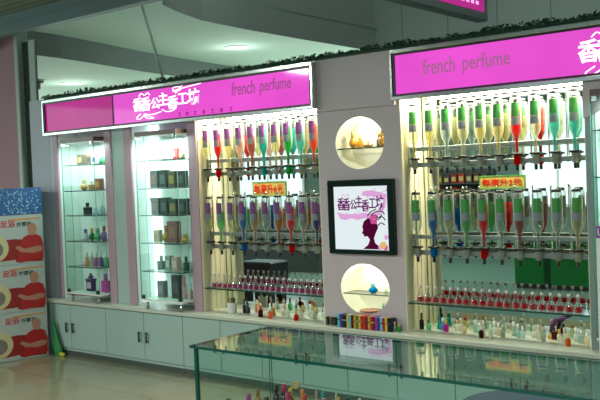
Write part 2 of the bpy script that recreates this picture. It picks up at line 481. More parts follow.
# ------------------------------------------------------------------ worktop and base cabinets
wt = MB().bev(-7.62, 1.2, -.125, -.001, .520, .553, .004); wt.box(-7.5, 1.2, .0, .262, .520, .553)
wt = wt.build('worktop', 'worktop_white')
tag(wt, 'long white continuous ledge on top of the low base cabinets', 'worktop')
seams = [-7.60, -7.25, -6.70, -6.145, -5.62, -5.165, -4.67, -4.30, -3.84, -3.43, -2.95, -2.45, -1.95, -1.45, -.95]
seams = [-7.60, -7.25 + .0, -6.695, -6.143, -5.625, -5.163, -4.70, -4.27, -3.84, -3.40, -2.93, -2.45, -1.98, -1.5, -1.0]
cabs = [(0, 1, 2), (2, 3, 4), (4, 5, 6), (6, 7, 8), (8, 9, 10), (10, 11, 12), (12, 13, 14)]
cl = ['beside the red cartons, handles at the far left', 'under the tall glass case holding dark boxes', 'behind the left corner of the glass counter',
      'under the left rack niche, seen through the counter', 'under the mauve column, seen through the counter',
      'under the right rack niche, second from the right', 'at the right end, mostly hidden by the counter']
for (a, b_, c), l in zip(cabs, cl):
    t = thing('base_cabinet', 'white two-door base cabinet ' + l, 'cabinet', ((seams[a] + seams[c]) / 2, 0, 0), 0, 'low white base cabinets')
    ox = (seams[a] + seams[c]) / 2
    MB().box(seams[a] - ox + .002, seams[c] - ox - .002, -.078, .28, .0, .518).build('body', 'cabinet_white', t)
    MB().box(seams[a] - ox + .004, seams[c] - ox - .004, -.082, -.078, .0, .045).build('kick_board', 'kick_dark', t)
    for k, (p, q) in enumerate(((a, b_), (b_, c))):
        d = MB().bev(seams[p] - ox + .003, seams[q] - ox - .003, -.096, -.079, .075, .512, .003).build('door', 'cabinet_white', t)
        hx = seams[b_] - ox + (-.052 if k == 0 else .052)
        h = MB(); h.bev(hx - .009, hx + .009, -.125, -.112, .235, .335, .004); h.box(hx - .005, hx + .005, -.113, -.095, .245, .255); h.box(hx - .005, hx + .005, -.113, -.095, .315, .325)
        h.build('handle', 'dark_metal', d)

# ------------------------------------------------------------------ signs
def sign(name, label, x0, x1, face, splits=()):
    t = thing(name, label, 'sign', ((x0 + x1) / 2, -.02, 2.2)); ox, oz = (x0 + x1) / 2, 2.2; oy = -.02
    z0, z1 = 2.215, 2.576
    f_ = MB(); F0, F1 = -.06, -.0
    f_.bev(x0 - ox, x1 - ox, F0, F1, z1 - .03 - oz, z1 - oz, .004); f_.bev(x0 - ox, x1 - ox, F0, F1, z0 - oz, z0 + .028 - oz, .004)
    f_.bev(x0 - ox, x0 + .02 - ox, F0, F1, z0 + .028 - oz, z1 - .03 - oz, .003); f_.bev(x1 - .02 - ox, x1 - ox, F0, F1, z0 + .028 - oz, z1 - .03 - oz, .003)
    f_.build('frame', 'chrome', t)
    k = MB(); a0, a1, c0, c1 = x0 + .02, x1 - .02, z0 + .028, z1 - .03
    for p, q, r_, s_ in ((a0, a1, c1 - .014, c1), (a0, a1, c0, c0 + .014), (a0, a0 + .016, c0 + .014, c1 - .014), (a1 - .016, a1, c0 + .014, c1 - .014)):
        k.box(p - ox, q - ox, -.052, -.03, r_ - oz, s_ - oz)
    for s_ in splits: k.box(s_ - .006 - ox, s_ + .006 - ox, -.046, -.03, c0 + .014 - oz, c1 - .014 - oz)
    k.build('inner_edge', 'black_plastic', t)
    e = [a0 + .016] + list(splits) + [a1 - .016]
    for i in range(len(e) - 1):
        pl = MB().box(e[i] - ox, e[i + 1] - ox, -.036, -.03, c0 + .014 - oz, c1 - .014 - oz).build('face', face[i], t)
        if face[i] == 'sign_face_dim': pl['label'] = 'darker blank magenta face at the left end'
    return t, ox, oy, oz
YT = -.0375
def swirl(pts, r, name, mat, parent, n=6):
    m = MB(); m.tube(pts, r, n); return m.build(name, mat, parent)
def spline(P, k=8):
    out = []
    P = [P[0]] + list(P) + [P[-1]]
    for i in range(1, len(P) - 2):
        for j in range(k):
            t = j / k; a, b_, c, d = [Vector(q) for q in P[i - 1:i + 3]]
            out.append(.5 * ((2 * b_) + (-a + c) * t + (2 * a - 5 * b_ + 4 * c - d) * t * t + (-a + 3 * b_ - 3 * c + d) * t ** 3))
    out.append(Vector(P[-2])); return out
def logo(t, ox, oy, oz, x0, x1, z0, z1, dz, mat, swmat, y, scale=1, n_full=True):
    """seven characters of uneven size plus scrolls; dz is the fall along the line"""
    W = x1 - x0; H = z1 - z0
    spec = [('香', .0, .155, -.02, .86), ('香', .125, .28, -.04, .84), ('公', .285, .42, .03, .72), ('主', .405, .54, .18, .98), ('香', .53, .69, -.10, .72), ('工', .69, .83, .12, .78), ('坊', .83, 1.0, .02, .98)]
    for ch, a, b_, c, d in spec:
        text_mesh('letter', ch, mat, x0 + a * W - ox, x0 + b_ * W - ox, z0 + c * H - oz, z0 + d * H - oz, y - oy, t, offset=.018)
    S = lambda L: spline([(x0 + a * W - ox, y - .003 - oy, z0 + c * H - oz) for a, c in L])
    for L in ([(.45, -.05), (.52, -.22), (.62, -.18), (.66, .0), (.6, -.1)], [(.62, .95), (.72, 1.05), (.85, 1.12), (1.02, 1.22), (1.1, 1.38), (1.04, 1.32)],
              [(.66, .82), (.75, 1.2), (.85, 1.42)], [(.66, .9), (.62, 1.12), (.7, 1.2), (.74, 1.02), (.66, .9)],
              [(.12, -.18), (.05, -.42), (.1, -.5), (.17, -.3), (.2, -.2)], [(.17, -.28), (.27, -.42), (.32, -.52), (.22, -.5), (.17, -.3)],
              [(.1, .92), (.14, 1.08), (.19, .95), (.24, 1.08), (.27, .92)], [(.17, -.22), (.3, -.3), (.44, -.18)]):
        MB().tube(S(L), .0045 * scale, 6).build('scroll', swmat, t)

t1, ox, oy, oz = sign('fascia_sign', 'long magenta backlit fascia sign over the left showcases and left rack niche', -7.60, -4.085, ('sign_face_dim', 'sign_face'), (-6.49,))
logo(t1, ox, oy, oz, -6.20, -5.33, 2.355, 2.50, 0, 'sign_letter_white', 'sign_letter_white', -.057)
text_mesh('lettering', 'french', 'letter_grey', -4.95 - ox, -4.69 - ox, 2.39 - oz, 2.50 - oz, -.057 - oy, t1, shear=.12, offset=.006)
text_mesh('lettering', 'perfume', 'letter_grey', -4.64 - ox, -4.31 - ox, 2.365 - oz, 2.495 - oz, -.057 - oy, t1, shear=.12, offset=.006)
for i, px in enumerate((-5.585, -5.49, -5.39, -5.285, -5.18, -5.075, -4.965)):
    m = MB(); a = px - ox; z = 2.285 - oz; yy = -.057 - oy
    m.box(a - .014, a + .014, yy - .003, yy, z + .010, z + .015); m.box(a - .014, a + .014, yy - .003, yy, z - .015, z - .010)
    m.box(a - .003, a + .003, yy - .003, yy, z - .010, z + .010)
    if i % 2: m.box(a - .014, a - .010, yy - .003, yy, z - .010, z + .010); m.box(a + .010, a + .014, yy - .003, yy, z - .010, z + .010)
    m.build('small_character', 'small_ink', t1)
t2, ox, oy, oz = sign('fascia_sign', 'magenta backlit fascia sign over the right rack niche', -3.383, 1.0, ('sign_face',))
text_mesh('lettering', 'french', 'letter_bronze', -3.12 - ox, -2.87 - ox, 2.370 - oz, 2.478 - oz, -.057 - oy, t2, offset=.006)
text_mesh('lettering', 'perfume', 'letter_bronze', -2.81 - ox, -2.47 - ox, 2.342 - oz, 2.472 - oz, -.057 - oy, t2, offset=.006)
logo(t2, ox, oy, oz, -2.02, -1.15, 2.33, 2.49, 0, 'sign_letter_white', 'sign_letter_white', -.057)

# framed logo panel on the column
t = thing('logo_panel', 'square white backlit logo panel with a thick dark glossy frame on the mauve column', 'sign', (-3.712, 0, 1.105)); ox, oy, oz = -3.712, 0, 1.105
fr = MB()
X0, X1, Z0, Z1 = -4.009, -3.415, 1.105, 1.662; i0, i1, k0, k1 = -3.955, -3.468, 1.14, 1.612
fr.bev(X0 - ox, X1 - ox, -.045, -.001, k1 - oz, Z1 - oz, .006); fr.bev(X0 - ox, X1 - ox, -.045, -.001, 0, k0 - oz, .006)
fr.bev(X0 - ox, i0 - ox, -.045, -.001, k0 - oz, k1 - oz, .006); fr.bev(i1 - ox, X1 - ox, -.045, -.001, k0 - oz, k1 - oz, .006)
fr.build('frame', 'frame_green_black', t)
MB().box(i0 - ox, i1 - ox, -.03, -.004, k0 - oz, k1 - oz).build('face', 'panel_face', t)
m = MB()
cloud = [(-3.93, 1.42), (-3.9, 1.37), (-3.85, 1.36), (-3.8, 1.375), (-3.74, 1.36), (-3.68, 1.375), (-3.6, 1.375), (-3.53, 1.40), (-3.49, 1.46), (-3.475, 1.55), (-3.52, 1.56), (-3.6, 1.58), (-3.68, 1.575), (-3.7, 1.545), (-3.5, 1.52), (-3.52, 1.45), (-3.6, 1.415), (-3.75, 1.405), (-3.85, 1.40)]
m.prism([(x - ox, z - oz) for x, z in cloud], -.0315, -.0302); m.build('pink_cloud', 'panel_pink', t)
logo(t, ox, oy, oz, -3.92, -3.50, 1.435, 1.545, 0, 'panel_purple', 'panel_pink', -.033, .6)
# woman's profile with flower
m = MB()
prof = [(-3.70, 1.145), (-3.655, 1.175), (-3.635, 1.215), (-3.655, 1.24), (-3.685, 1.238), (-3.692, 1.255), (-3.705, 1.262), (-3.695, 1.285), (-3.70, 1.315), (-3.685, 1.35), (-3.65, 1.375), (-3.61, 1.375), (-3.575, 1.35), (-3.56, 1.305), (-3.585, 1.26), (-3.60, 1.225), (-3.59, 1.19), (-3.56, 1.17), (-3.55, 1.145)]
m.prism([(x - ox, z - oz) for x, z in prof], -.0325, -.0302); m.build('woman_profile', 'panel_maroon', t)
m = MB()
for k in range(5):
    a = 2 * pi * k / 5 + .3; cx, cz = -3.595 + .022 * cos(a) - ox, 1.365 + .022 * sin(a) - oz
    m.prism([(cx + .017 * cos(q * pi / 4), cz + .017 * sin(q * pi / 4)) for q in range(8)], -.034, -.0326)
m.build('flower', 'panel_rose', t)
m = MB()
for L in ([(-3.62, 1.39), (-3.58, 1.42), (-3.52, 1.425), (-3.50, 1.40)], [(-3.56, 1.36), (-3.52, 1.385), (-3.495, 1.36)], [(-3.65, 1.39), (-3.62, 1.42), (-3.57, 1.44)], [(-3.56, 1.32), (-3.53, 1.34), (-3.5, 1.325)], [(-3.58, 1.40), (-3.55, 1.38), (-3.52, 1.40)]):
    m.tube(spline([(x - ox, -.033, z - oz) for x, z in L]), .004, 6)
m.build('hair_scroll', 'ink_black', t)
for cx, cz, rr, mt in ((-3.52, 1.175, .028, 'panel_orange'), (-3.545, 1.16, .018, 'panel_pink'), (-3.49, 1.235, .018, 'panel_pink'), (-3.50, 1.16, .02, 'panel_rose')):
    MB().prism([(cx - ox + rr * cos(q * pi / 8), cz - oz + rr * sin(q * pi / 8)) for q in range(16)], -.0335 - rr * .03, -.0302).build('bubble', mt, t)

# hanging sign at top right
t = thing('hanging_sign', 'small magenta lightbox hung high near the ceiling, cut by the top edge', 'sign', (-3.55, .6, 3.0))
MB().bev(-.06, .05, -1.2, 1.12, 0, .7, .01).build('housing', 'fascia_grey', t)
MB().box(.05, .058, -1.15, 1.04, .07, .62).build('face', 'sign_face_dim', t)
m = MB()
for k in range(9): m.box(.058, .061, .2 + k * .085, .25 + k * .085, .12, .15)
m.build('small_text', 'sign_swirl', t)
for yy in (-.9, .8): MB().tube([(0, yy, .7), (0, yy, 1.4)], .01).build('hanger', 'dark_metal', t)

# garland of leaves on top of the header
m = MB()
random.seed(3)
for i in range(3600):
    x = -7.6 + 8.4 * random.random(); bump = .012 * sin(x * 7) + .01 * sin(x * 19)
    r_ = random.random(); y = -.045 + random.uniform(-.04, .05); z = 2.582 + random.uniform(-.004, .05) * (1 - abs(y + .04) * 5) + bump * .7
    a = random.uniform(0, 2 * pi); l = random.uniform(.012, .026); tl = random.uniform(-.9, .9)
    d = Vector((cos(a) * cos(tl), sin(a) * cos(tl), sin(tl))) * l; s_ = d.cross(Vector((random.random(), random.random(), 1))).normalized() * l * .42
    c = Vector((x, y, max(2.606, z)))
    m.add([c - d, c + s_, c + d, c - s_], [(0, 1, 2, 3)])
m.tube([(-7.6 + i * .1, -.04, 2.594) for i in range(85)], .012, 6)
g = m.build('leaf_garland', 'leaf'); tag(g, 'dark green artificial leaf garland running along the top of the signs', 'garland'); g['kind'] = 'stuff'

# ------------------------------------------------------------------ mirrors in the two rack niches
for x0, x1, l in ((-5.434, -4.116, 'mirror at the back of the left rack niche'), (-3.352, -2.017, 'mirror at the back of the right rack niche')):
    mm = MB().box(x0, x1, .26, .267, .555, 2.288).build('mirror', 'mirror_silver'); tag(mm, 'tall frameless wall ' + l, 'mirror')
for x, l in ((-5.43, 'left'), (-3.348, 'right')):
    p = MB()
    for yy in (.15, .21): p.bev(x - .003, x + .006, yy, yy + .018, .56, 2.28, .002)
    tag(p.build('shelf_standard', 'niche_cream'), 'pair of cream upright strips on the inner left wall of the %s rack niche' % l, 'upright', 'niche upright strips')

# ------------------------------------------------------------------ dispensing racks and inverted bottles
def rack(x0, x1, zt, label):
    """zt = height of the nozzle tips"""
    ox = (x0 + x1) / 2; t = thing('dispenser_rack', label, 'rack', (ox, .07, zt), 0, 'bottle dispensing racks'); h = (x1 - x0) / 2 - .020
    MB().bev(-h, h, .028, .040, .165, .195, .003).build('rail', 'acrylic_grey', t)
    MB().bev(-h, h, .028, .040, .05, .083, .003).build('rail', 'acrylic_grey', t)
    for k in range(11):
        x = -h + .022 + (2 * h - .03) * k / 10
        MB().lathe([(.0045, 0), (.0045, .47), (.007, .475), (.007, .485), (0, .488)], 8, (x, .044, .045)).build('rod', 'chrome', t)
    for s_ in (-1, 1): MB().box(s_ * h - .008, s_ * h + .008, .015, .05, .05, .2).build('end_bracket', 'chrome', t)
ZU, ZL = 1.685, 1.052
rack(-5.444, -4.106, ZU, 'upper bottle rack of the left niche, holding purple-labelled bottles')
rack(-5.444, -4.106, ZL, 'lower bottle rack of the left niche, below the price sign')
rack(-3.362, -2.007, ZU, 'upper bottle rack of the right niche, holding green-labelled bottles')
rack(-3.362, -2.007, ZL, 'lower bottle rack of the right niche, below the price sign')

bp = [(.012, .118), (.012, .20), (.018, .222), (.033, .25), (.0375, .27), (.0375, .462), (.036, .478), (.029, .486)]
MESH = {}
def mesh_of(key, fn, mat):
    if key not in MESH:
        o = fn().build(key, mat); MESH[key] = o.data; COL.objects.unlink(o); bpy.data.objects.remove(o)
    return MESH[key]
def part(name, mesh, parent, mat=None):
    o = bpy.data.objects.new(name, mesh); COL.objects.link(o); o.parent = parent; return o
LIQ = dict(red=(238, 30, 22), yellow=(240, 230, 186), pale=(236, 232, 206), pink=(240, 206, 192), rose=(206, 130, 120), teal=(60, 200, 196), amber=(216, 150, 30), green=(40, 200, 90), mint=(140, 222, 150), blue=(30, 150, 215), indigo=(60, 50, 150), orange=(236, 110, 60), clear=(232, 240, 236), aqua=(130, 214, 206))
BODY = dict(red=.85, green=.6, teal=.55, blue=.65, amber=.65, indigo=.7, rose=.4, orange=.6, pink=.3, mint=.4, aqua=.3, yellow=.2, pale=.14, clear=.06)
for k, c in LIQ.items(): liquid('liquid_' + k, c, BODY[k])
proto_b = {}
def bottle(colour, lab, level, loc, label, group):
    key = (colour, lab, level)
    if key in proto_b:
        return dup(proto_b[key], loc, label, group=group)
    t = thing('inverted_bottle', label, 'bottle', loc, 0, group)
    part('glass', mesh_of('bottle_glass_shell', lambda: MB().lathe(bp, 20), 'bottle_glass'), t)
    def liq():
        L = [(.009, .12), (.009, .20), (.014, .224), (.027, .252), (.0305, .27)]
        L = [(a, b_) for a, b_ in L if b_ < level] + [(.0305, level)]
        return MB().lathe(L, 18)
    part('liquid', mesh_of('liquid_%s_%s' % (colour, level), liq, 'liquid_' + colour), t)
    part('label', mesh_of('label_' + lab, lambda: MB().lathe([(.0383, .355), (.0383, .448)], 10, a0=radians(243), a1=radians(330), smooth=True).lathe([(.0383, .30), (.0383, .353)], 10, a0=radians(243), a1=radians(330), mi=1), ['label_' + lab, 'label_grey']), t)
    part('base_cap', mesh_of('bottle_base_cap', lambda: MB().lathe([(.030, .486), (.031, .497), (.026, .505), (0, .507)], 16), 'dark_metal'), t)
    part('collar', mesh_of('valve_collar', lambda: MB().lathe([(.017, .100), (.040, .103), (.040, .114), (.017, .118)], 16), 'black_plastic'), t)
    part('valve', mesh_of('valve_body', lambda: MB().lathe([(.010, .035), (.021, .045), (.023, .098), (.014, .1)], 14), 'valve_' + ('x' if colour not in ('red', 'green', 'teal', 'blue') else colour)), t)
    part('nozzle', mesh_of('nozzle_tip', lambda: MB().lathe([(.006, 0), (.011, .006), (.011, .034), (.007, .036)], 12), 'black_plastic'), t)
    proto_b[key] = t
    return t
liquid('valve_x', (206, 210, 196), .7)
for k in ('red', 'green', 'teal', 'blue'): liquid('valve_' + k, LIQ[k], .7)
def mesh_fix():
    pass
CN = dict(red='bright red', yellow='pale yellow', pale='near-colourless cream', pink='pale pink', rose='dull rose', teal='teal', amber='amber', green='green', mint='light green', blue='blue', indigo='indigo', orange='orange-red', clear='clear', aqua='pale aqua')
rows = [('left', 'upper', ZU, -5.395, 'purple', ['pale', 'red', 'yellow', 'pink', 'rose', 'teal', 'yellow', 'green', 'aqua', 'orange']),
        ('left', 'lower', ZL, -5.395, 'purple', ['pale', 'mint', 'pale', 'blue', 'pink', 'clear', 'amber', 'red', 'clear', 'indigo']),
        ('right', 'upper', ZU, -3.29, 'green', ['pale', 'yellow', 'clear', 'pale', 'yellow', 'yellow', 'red', 'pale', 'aqua', 'aqua']),
        ('right', 'lower', ZL, -3.29, 'green', ['clear', 'blue', 'pale', 'mint', 'red', 'clear', 'rose', 'clear', 'clear', 'pale'])]
random.seed(5)
for side, tier, z, x0, lab, cols in rows:
    for i, c in enumerate(cols):
        lv = {0: .43, 1: .41, 2: .375}[(i * 7 + len(c)) % 3]
        # each colour keeps its own valve tint, so its mesh is keyed by colour
        MESH.pop('valve_body', None)
        bottle(c, lab, lv, (x0 + .1315 * i, .07, z), 'inverted bottle of %s liquid, %s from left, %s rack of %s niche' % (CN[c], ORD[i], tier, side),
               'inverted bottles, %s rack of the %s niche' % (tier, side))

# price signs between the racks
for (x0, x1, z0, z1, body, l) in ((-5.04, -4.67, 1.545, 1.67, '每毫升6元', 'small yellow price sign with red characters ending 6元, in the left niche'),
                                  (-2.875, -2.535, 1.562, 1.655, '每毫升3元', 'small yellow price sign with red characters ending 3元, in the right niche')):
    ox = (x0 + x1) / 2; t = thing('price_sign', l, 'sign', (ox, .254, z0), 0, 'price signs stuck on the niche mirrors')
    MB().bev(x0 - ox, x1 - ox, -.004, .004, 0, z1 - z0, .002).build('board', 'price_yellow', t)
    m = MB(); hh = z1 - z0
    for a, b_, c, d in ((x0 - ox, x1 - ox, 0, .006), (x0 - ox, x1 - ox, hh - .006, hh), (x0 - ox, x0 - ox + .006, .006, hh - .006), (x1 - ox - .006, x1 - ox, .006, hh - .006)): m.box(a, b_, -.006, -.004, c, d)
    m.build('border', 'label_green', t)
    text_mesh('lettering', body, 'price_red', x0 - ox + .02, x1 - ox - .02, .022, hh - .022, -.0045, t, depth=.002, offset=.008)

# glass shelves in the niches with rows of small flasks
def glass_sheet(name, x0, x1, y0, y1, z0, z1, mat, parent=None, flat='z', edge='glass_edge'):
    m = MB(); m.box(x0, x1, y0, y1, z0, z1)
    m.m = {'z': [0, 0, 1, 1, 1, 1], 'y': [1, 1, 0, 0, 1, 1], 'x': [1, 1, 1, 1, 0, 0]}[flat]
    return m.build(name, [mat, edge], parent)
for x0, x1, l in ((-5.432, -4.118, 'left'), (-3.350, -2.019, 'right')):
    o = glass_sheet('glass_shelf', x0, x1, .012, .255, .752, .762, 'clear_glass'); tag(o, 'long glass shelf crossing the %s rack niche below the bottles' % l, 'shelf')
fl = [(.012, 0), (.027, .002), (.0295, .011), (.025, .034), (.010, .060), (.007, .078), (.0085, .082)]
fl = [(a * .97, b_ * 1.2) for a, b_ in fl]
def flask(colmat, label, loc, group):
    t = thing('perfume_flask', label, 'flask', loc, 0, group)
    MB().lathe(fl, 14).build('glass', 'flask_glass', t)
    MB().lathe([(.0, .0025), (.0238, .004), (.0262, .013), (.0235, .034), (0, .035)], 14).build('liquid', colmat, t)
    MB().lathe([(.0, .0975), (.009, .101), (.012, .109), (.009, .117), (0, .119)], 12).build('stopper', 'white_ball', t)
    return t
liquid('flask_red', (226, 26, 36), .85); liquid('flask_pink', (206, 70, 150), .8)
pr = None
random.seed(11)
for side, x0, n, cm_, cn in (('left', -5.375, 20, 'flask_pink', 'pink'), ('right', -3.285, 20, 'flask_red', 'red')):
    pr = None
    for i in range(n):
        x = x0 + i * .0615
        lab = 'small conical flask of %s liquid, %s from the left on the %s niche shelf' % (cn, ORD[i], side)
        loc = (x, .075 + random.uniform(-.004, .004), .7625); g = '%s flasks on the %s niche shelf' % (cn, side)
        if pr is None: pr = flask(cm_, lab, loc, g)
        else: dup(pr, loc, lab, rz=random.uniform(0, 6), group=g)

# small bottles, boxes: generic builders
SOL = {}
def solid(col, rough=.3, metal=0):
    k = 'solid_%d_%d_%d_%d' % (*col, int(metal * 10))
    if k not in MATS: pbr(k, col, rough, metal, nscale=40, noise=.08)
    return k
def tint(col, body=.93):
    k = 'tint_%d_%d_%d' % col
    if k not in MATS: liquid(k, col, body)
    return k
def vial(loc, h, rr, body, cap, label, group=None, cat='bottle', style=0, name='perfume_bottle', capmetal=0, rz=0, glassy=True):
    t = thing(name, label, cat, loc, rz, group)
    bh = h * .62
    bm_ = tint(body) if glassy else solid(body)
    if style == 0: MB().lathe([(rr * .85, 0), (rr, .003), (rr, bh * .85), (rr * .45, bh), (rr * .35, bh + .004)], 14).build('body', bm_, t)
    elif style == 1: MB().bev(-rr, rr, -rr * .6, rr * .6, 0, bh, .004).build('body', bm_, t)
    elif style == 2: MB().lathe([(rr * .5, 0), (rr, bh * .3), (rr * 1.05, bh * .5), (rr * .7, bh * .85), (rr * .3, bh), (rr * .3, bh + .005)], 14).build('body', bm_, t)
    else: MB().lathe([(rr, 0), (rr * .8, bh * .4), (rr * .6, bh * .75), (rr * .75, bh)], 14).build('body', bm_, t)
    cr = rr * (.5 if style != 1 else .42)
    MB().lathe([(cr, bh + .004), (cr * 1.05, bh + .007), (cr, h - .004), (cr * .7, h), (0, h)], 12).build('cap', solid(cap, metal=capmetal), t)
    MB().lathe([(cr * .8, bh), (cr * .8, bh + .005)], 10).build('neck_ring', 'gold_paint', t)
    return t
def carton(loc, w_, d, h, col, lab, label, group=None, rz=0, lid=None, name='perfume_box'):
    t = thing(name, label, 'box', loc, rz, group)
    MB().bev(-w_ / 2, w_ / 2, -d / 2, d / 2, 0, h, .002).build('body', solid(col), t)
    MB().box(-w_ * .32, w_ * .32, -d / 2 - .002, -d / 2 + .0005, h * .22, h * .72).build('label', solid(lab), t)
    if lid: MB().bev(-w_ / 2 - .006, w_ / 2 + .006, -d / 2 - .006, d / 2 + .006, h * .82, h * 1.02, .003).build('lid', solid(lid), t)
    return t

# testers standing on the ledge inside the right niche
tones = [((140, 222, 170), (60, 90, 76), 'green'), ((70, 200, 190), (20, 120, 110), 'teal'), ((120, 170, 220), (200, 210, 220), 'light blue'), ((220, 70, 190), (200, 160, 60), 'magenta'),
         ((240, 240, 212), (200, 160, 70), 'cream'), ((238, 240, 230), (210, 190, 120), 'frosted'), ((240, 226, 176), (190, 150, 60), 'honey'), ((206, 222, 210), (225, 225, 215), 'grey-green'),
         ((190, 236, 208), (225, 230, 220), 'mint'), ((236, 236, 228), (215, 200, 180), 'white'), ((120, 60, 60), (60, 30, 30), 'brown'), ((224, 200, 170), (60, 40, 36), 'peach'),
         ((232, 244, 240), (235, 235, 230), 'clear'), ((180, 220, 210), (220, 225, 215), 'pale teal'), ((246, 240, 216), (235, 235, 230), 'ivory'), ((200, 206, 190), (190, 180, 150), 'smoky')]
random.seed(21)
seq = [0, 1, 2, 3, 4, 5, 6, 7, 8, 9, 12, 14, 15, 7, 13, 12, 5, 9, 15, 10, 4, 9, 12, 7, 14]
for i, k in enumerate(seq):
    b_, c, nm = tones[k]; x = -3.25 + i * .0485
    vial((x, .15 + .035 * ((i * 5) % 3 - 1), .5535), .078 + .02 * ((i * 7) % 4) / 3, .017 + .004 * ((i * 3) % 3) / 2, b_, c,
         'tiny %s perfume tester, %s from left on the ledge of the right niche' % (nm, ORD[i]), 'testers on the ledge of the right niche', style=(i * 3) % 4, capmetal=.0)
for x, y, b_, c, l, h in ((-2.78, .02, (96, 40, 34), (220, 200, 190), 'small brown bottle standing in front of the testers in the right niche', .085), (-2.70, .0, (230, 226, 210), (235, 235, 230), 'small ivory bottle standing forward in the right niche', .10),
                       (-2.17, .02, (236, 130, 40), (230, 200, 120), 'small orange bottle near the right end of the right niche', .08), (-3.31, .12, (60, 60, 56), (14, 14, 16), 'small black-capped bottle in the left corner of the right niche', .12)):
    vial((x, y, .5535), h, .016, b_, c, l, style=0)
t = thing('feather_ornament', 'dark purple curved feather rising behind the testers in the right niche', 'ornament', (-2.36, .2, .5535))
MB().lathe([(.02, 0), (.022, .02), (.008, .04), (.006, .05)], 12).build('foot', 'gold_paint', t)
MB().tube([(0, 0, .045), (.01, 0, .09), (.04, 0, .125), (.09, 0, .145), (.12, 0, .15)], [.012, .016, .016, .010, .002], 8).build('plume', solid((80, 30, 90)), t)
# testers on the ledge inside the left niche
seq = [10, 11, 4, 3, 12, 0, 11, 9, 6, 12, 0, 14, 9, 12, 5, 15, 12, 13]
lt = {3: ((222, 50, 60), (235, 210, 200), 'red'), 11: ((240, 150, 90), (235, 220, 210), 'orange')}
for i, k in enumerate(seq):
    b_, c, nm = lt.get(k, tones[k]); x = -5.02 + i * .0485
    vial((x, .14 + .03 * ((i * 5) % 3 - 1), .5535), .085 + .025 * ((i * 7) % 4) / 3, .017 + .004 * ((i * 3) % 3) / 2, b_, c,
         'tiny %s perfume tester, %s from left on the ledge of the left niche' % (nm, ORD[i]), 'testers on the ledge of the left niche', style=(i * 3 + 1) % 4)
for x, y, b_, c, l, h in ((-4.78, .0, (90, 40, 60), (200, 40, 50), 'dark bottle with a red cap standing forward on the left niche ledge', .10), (-4.66, -.02, (244, 150, 120), (240, 220, 210), 'salmon pink bottle standing forward on the left niche ledge', .095), (-4.40, .0, (225, 60, 50), (210, 180, 120), 'red bottle standing forward on the left niche ledge', .08)):
    vial((x, y, .5535), h, .019, b_, c, l)
t = thing('lipstick_cup', 'white cup on the ledge at the left end of the left rack niche', 'cup', (-5.16, .06, .5535))
m = MB(); m.lathe([(.036, 0), (.038, .002), (.042, .085), (.0435, .09), (.040, .09), (.036, .01), (0, .008)], 24); m.build('cup_body', 'white_plastic', t)
for k in range(6):
    a = k * pi / 3 + .3; cxx, cyy = .022 * cos(a), .022 * sin(a)
    pn = MB().lathe([(.006, .012), (.007, .10), (.0075, .102), (.0075, .125), (.003, .13)], 10).build('lipstick', ('black_plastic', 'gold_paint', 'green_plastic')[k % 3])
    pn.location = (-5.16 + cxx, .06 + cyy, .5535); tag(pn, '%s slim lipstick tube standing in the white cup' % ('black', 'gold', 'green')[k % 3], 'lipstick', '%s lipstick tubes in the white cup' % ('black', 'gold', 'green')[k % 3])
for k, (x, c) in enumerate(((-5.055, (30, 30, 30)), (-5.02, (60, 70, 64)))):
    vial((x, .10, .5535), .12, .014, c, (15, 15, 17), ('slim black bottle just right of the white cup', 'slim charcoal bottle second to the right of the white cup')[k], glassy=False)

# ------------------------------------------------------------------ row of plaid boxes in front of the column
pal = [((70, 190, 200), 'cyan'), ((90, 50, 130), 'purple'), ((30, 30, 90), 'navy'), ((14, 14, 16), 'black'), ((220, 190, 60), 'yellow'), ((120, 170, 190), 'grey-blue'), ((16, 16, 18), 'black'), ((200, 150, 40), 'mustard'),
       ((90, 100, 50), 'olive'), ((210, 180, 60), 'gold'), ((170, 30, 30), 'dark red'), ((215, 40, 34), 'red'), ((120, 20, 24), 'maroon'), ((190, 160, 60), 'ochre'), ((200, 30, 34), 'scarlet'), ((60, 30, 60), 'plum'),
       ((150, 60, 150), 'violet'), ((40, 60, 130), 'blue'), ((110, 190, 210), 'sky blue'), ((180, 26, 30), 'crimson'), ((216, 190, 70), 'yellow'), ((18, 20, 20), 'black'), ((14, 16, 16), 'black')]
x = -3.93
for i, (c, nm) in enumerate(pal):
    w_ = .0208; t = thing('slim_perfume_box', 'slim %s box, %s from left in the row before the column' % (nm, ORD[i]), 'box', (x + w_ / 2, -.052, .5535), 0, 'slim coloured boxes in front of the column')
    MB().bev(-w_ / 2 + .0008, w_ / 2 - .0008, -.028, .028, 0, .098, .0015).build('body', solid(c), t)
    MB().box(-w_ / 2 + .001, w_ / 2 - .001, -.0288, -.0275, .052, .060).build('band', solid(pal[(i * 5 + 3) % len(pal)][0]), t)
    x += w_ + .0007
for k, (x, c, l) in enumerate(((-4.055, (12, 12, 14), 'small black box at the left of the slim box row'), (-4.022, (90, 96, 40), 'small olive box second at the left of the slim box row'), (-3.985, (14, 12, 16), 'small black box nearest the slim box row'))):
    carton((x, -.03, .5535), .027, .03, .062, c, (60, 60, 60), l)
vial((-3.44, -.045, .5535), .07, .014, (210, 220, 216), (235, 235, 230), 'small clear bottle right of the slim box row')
vial((-3.40, -.045, .5535), .06, .015, (70, 190, 100), (200, 180, 60), 'small green bottle with a yellow cap right of the slim box row')

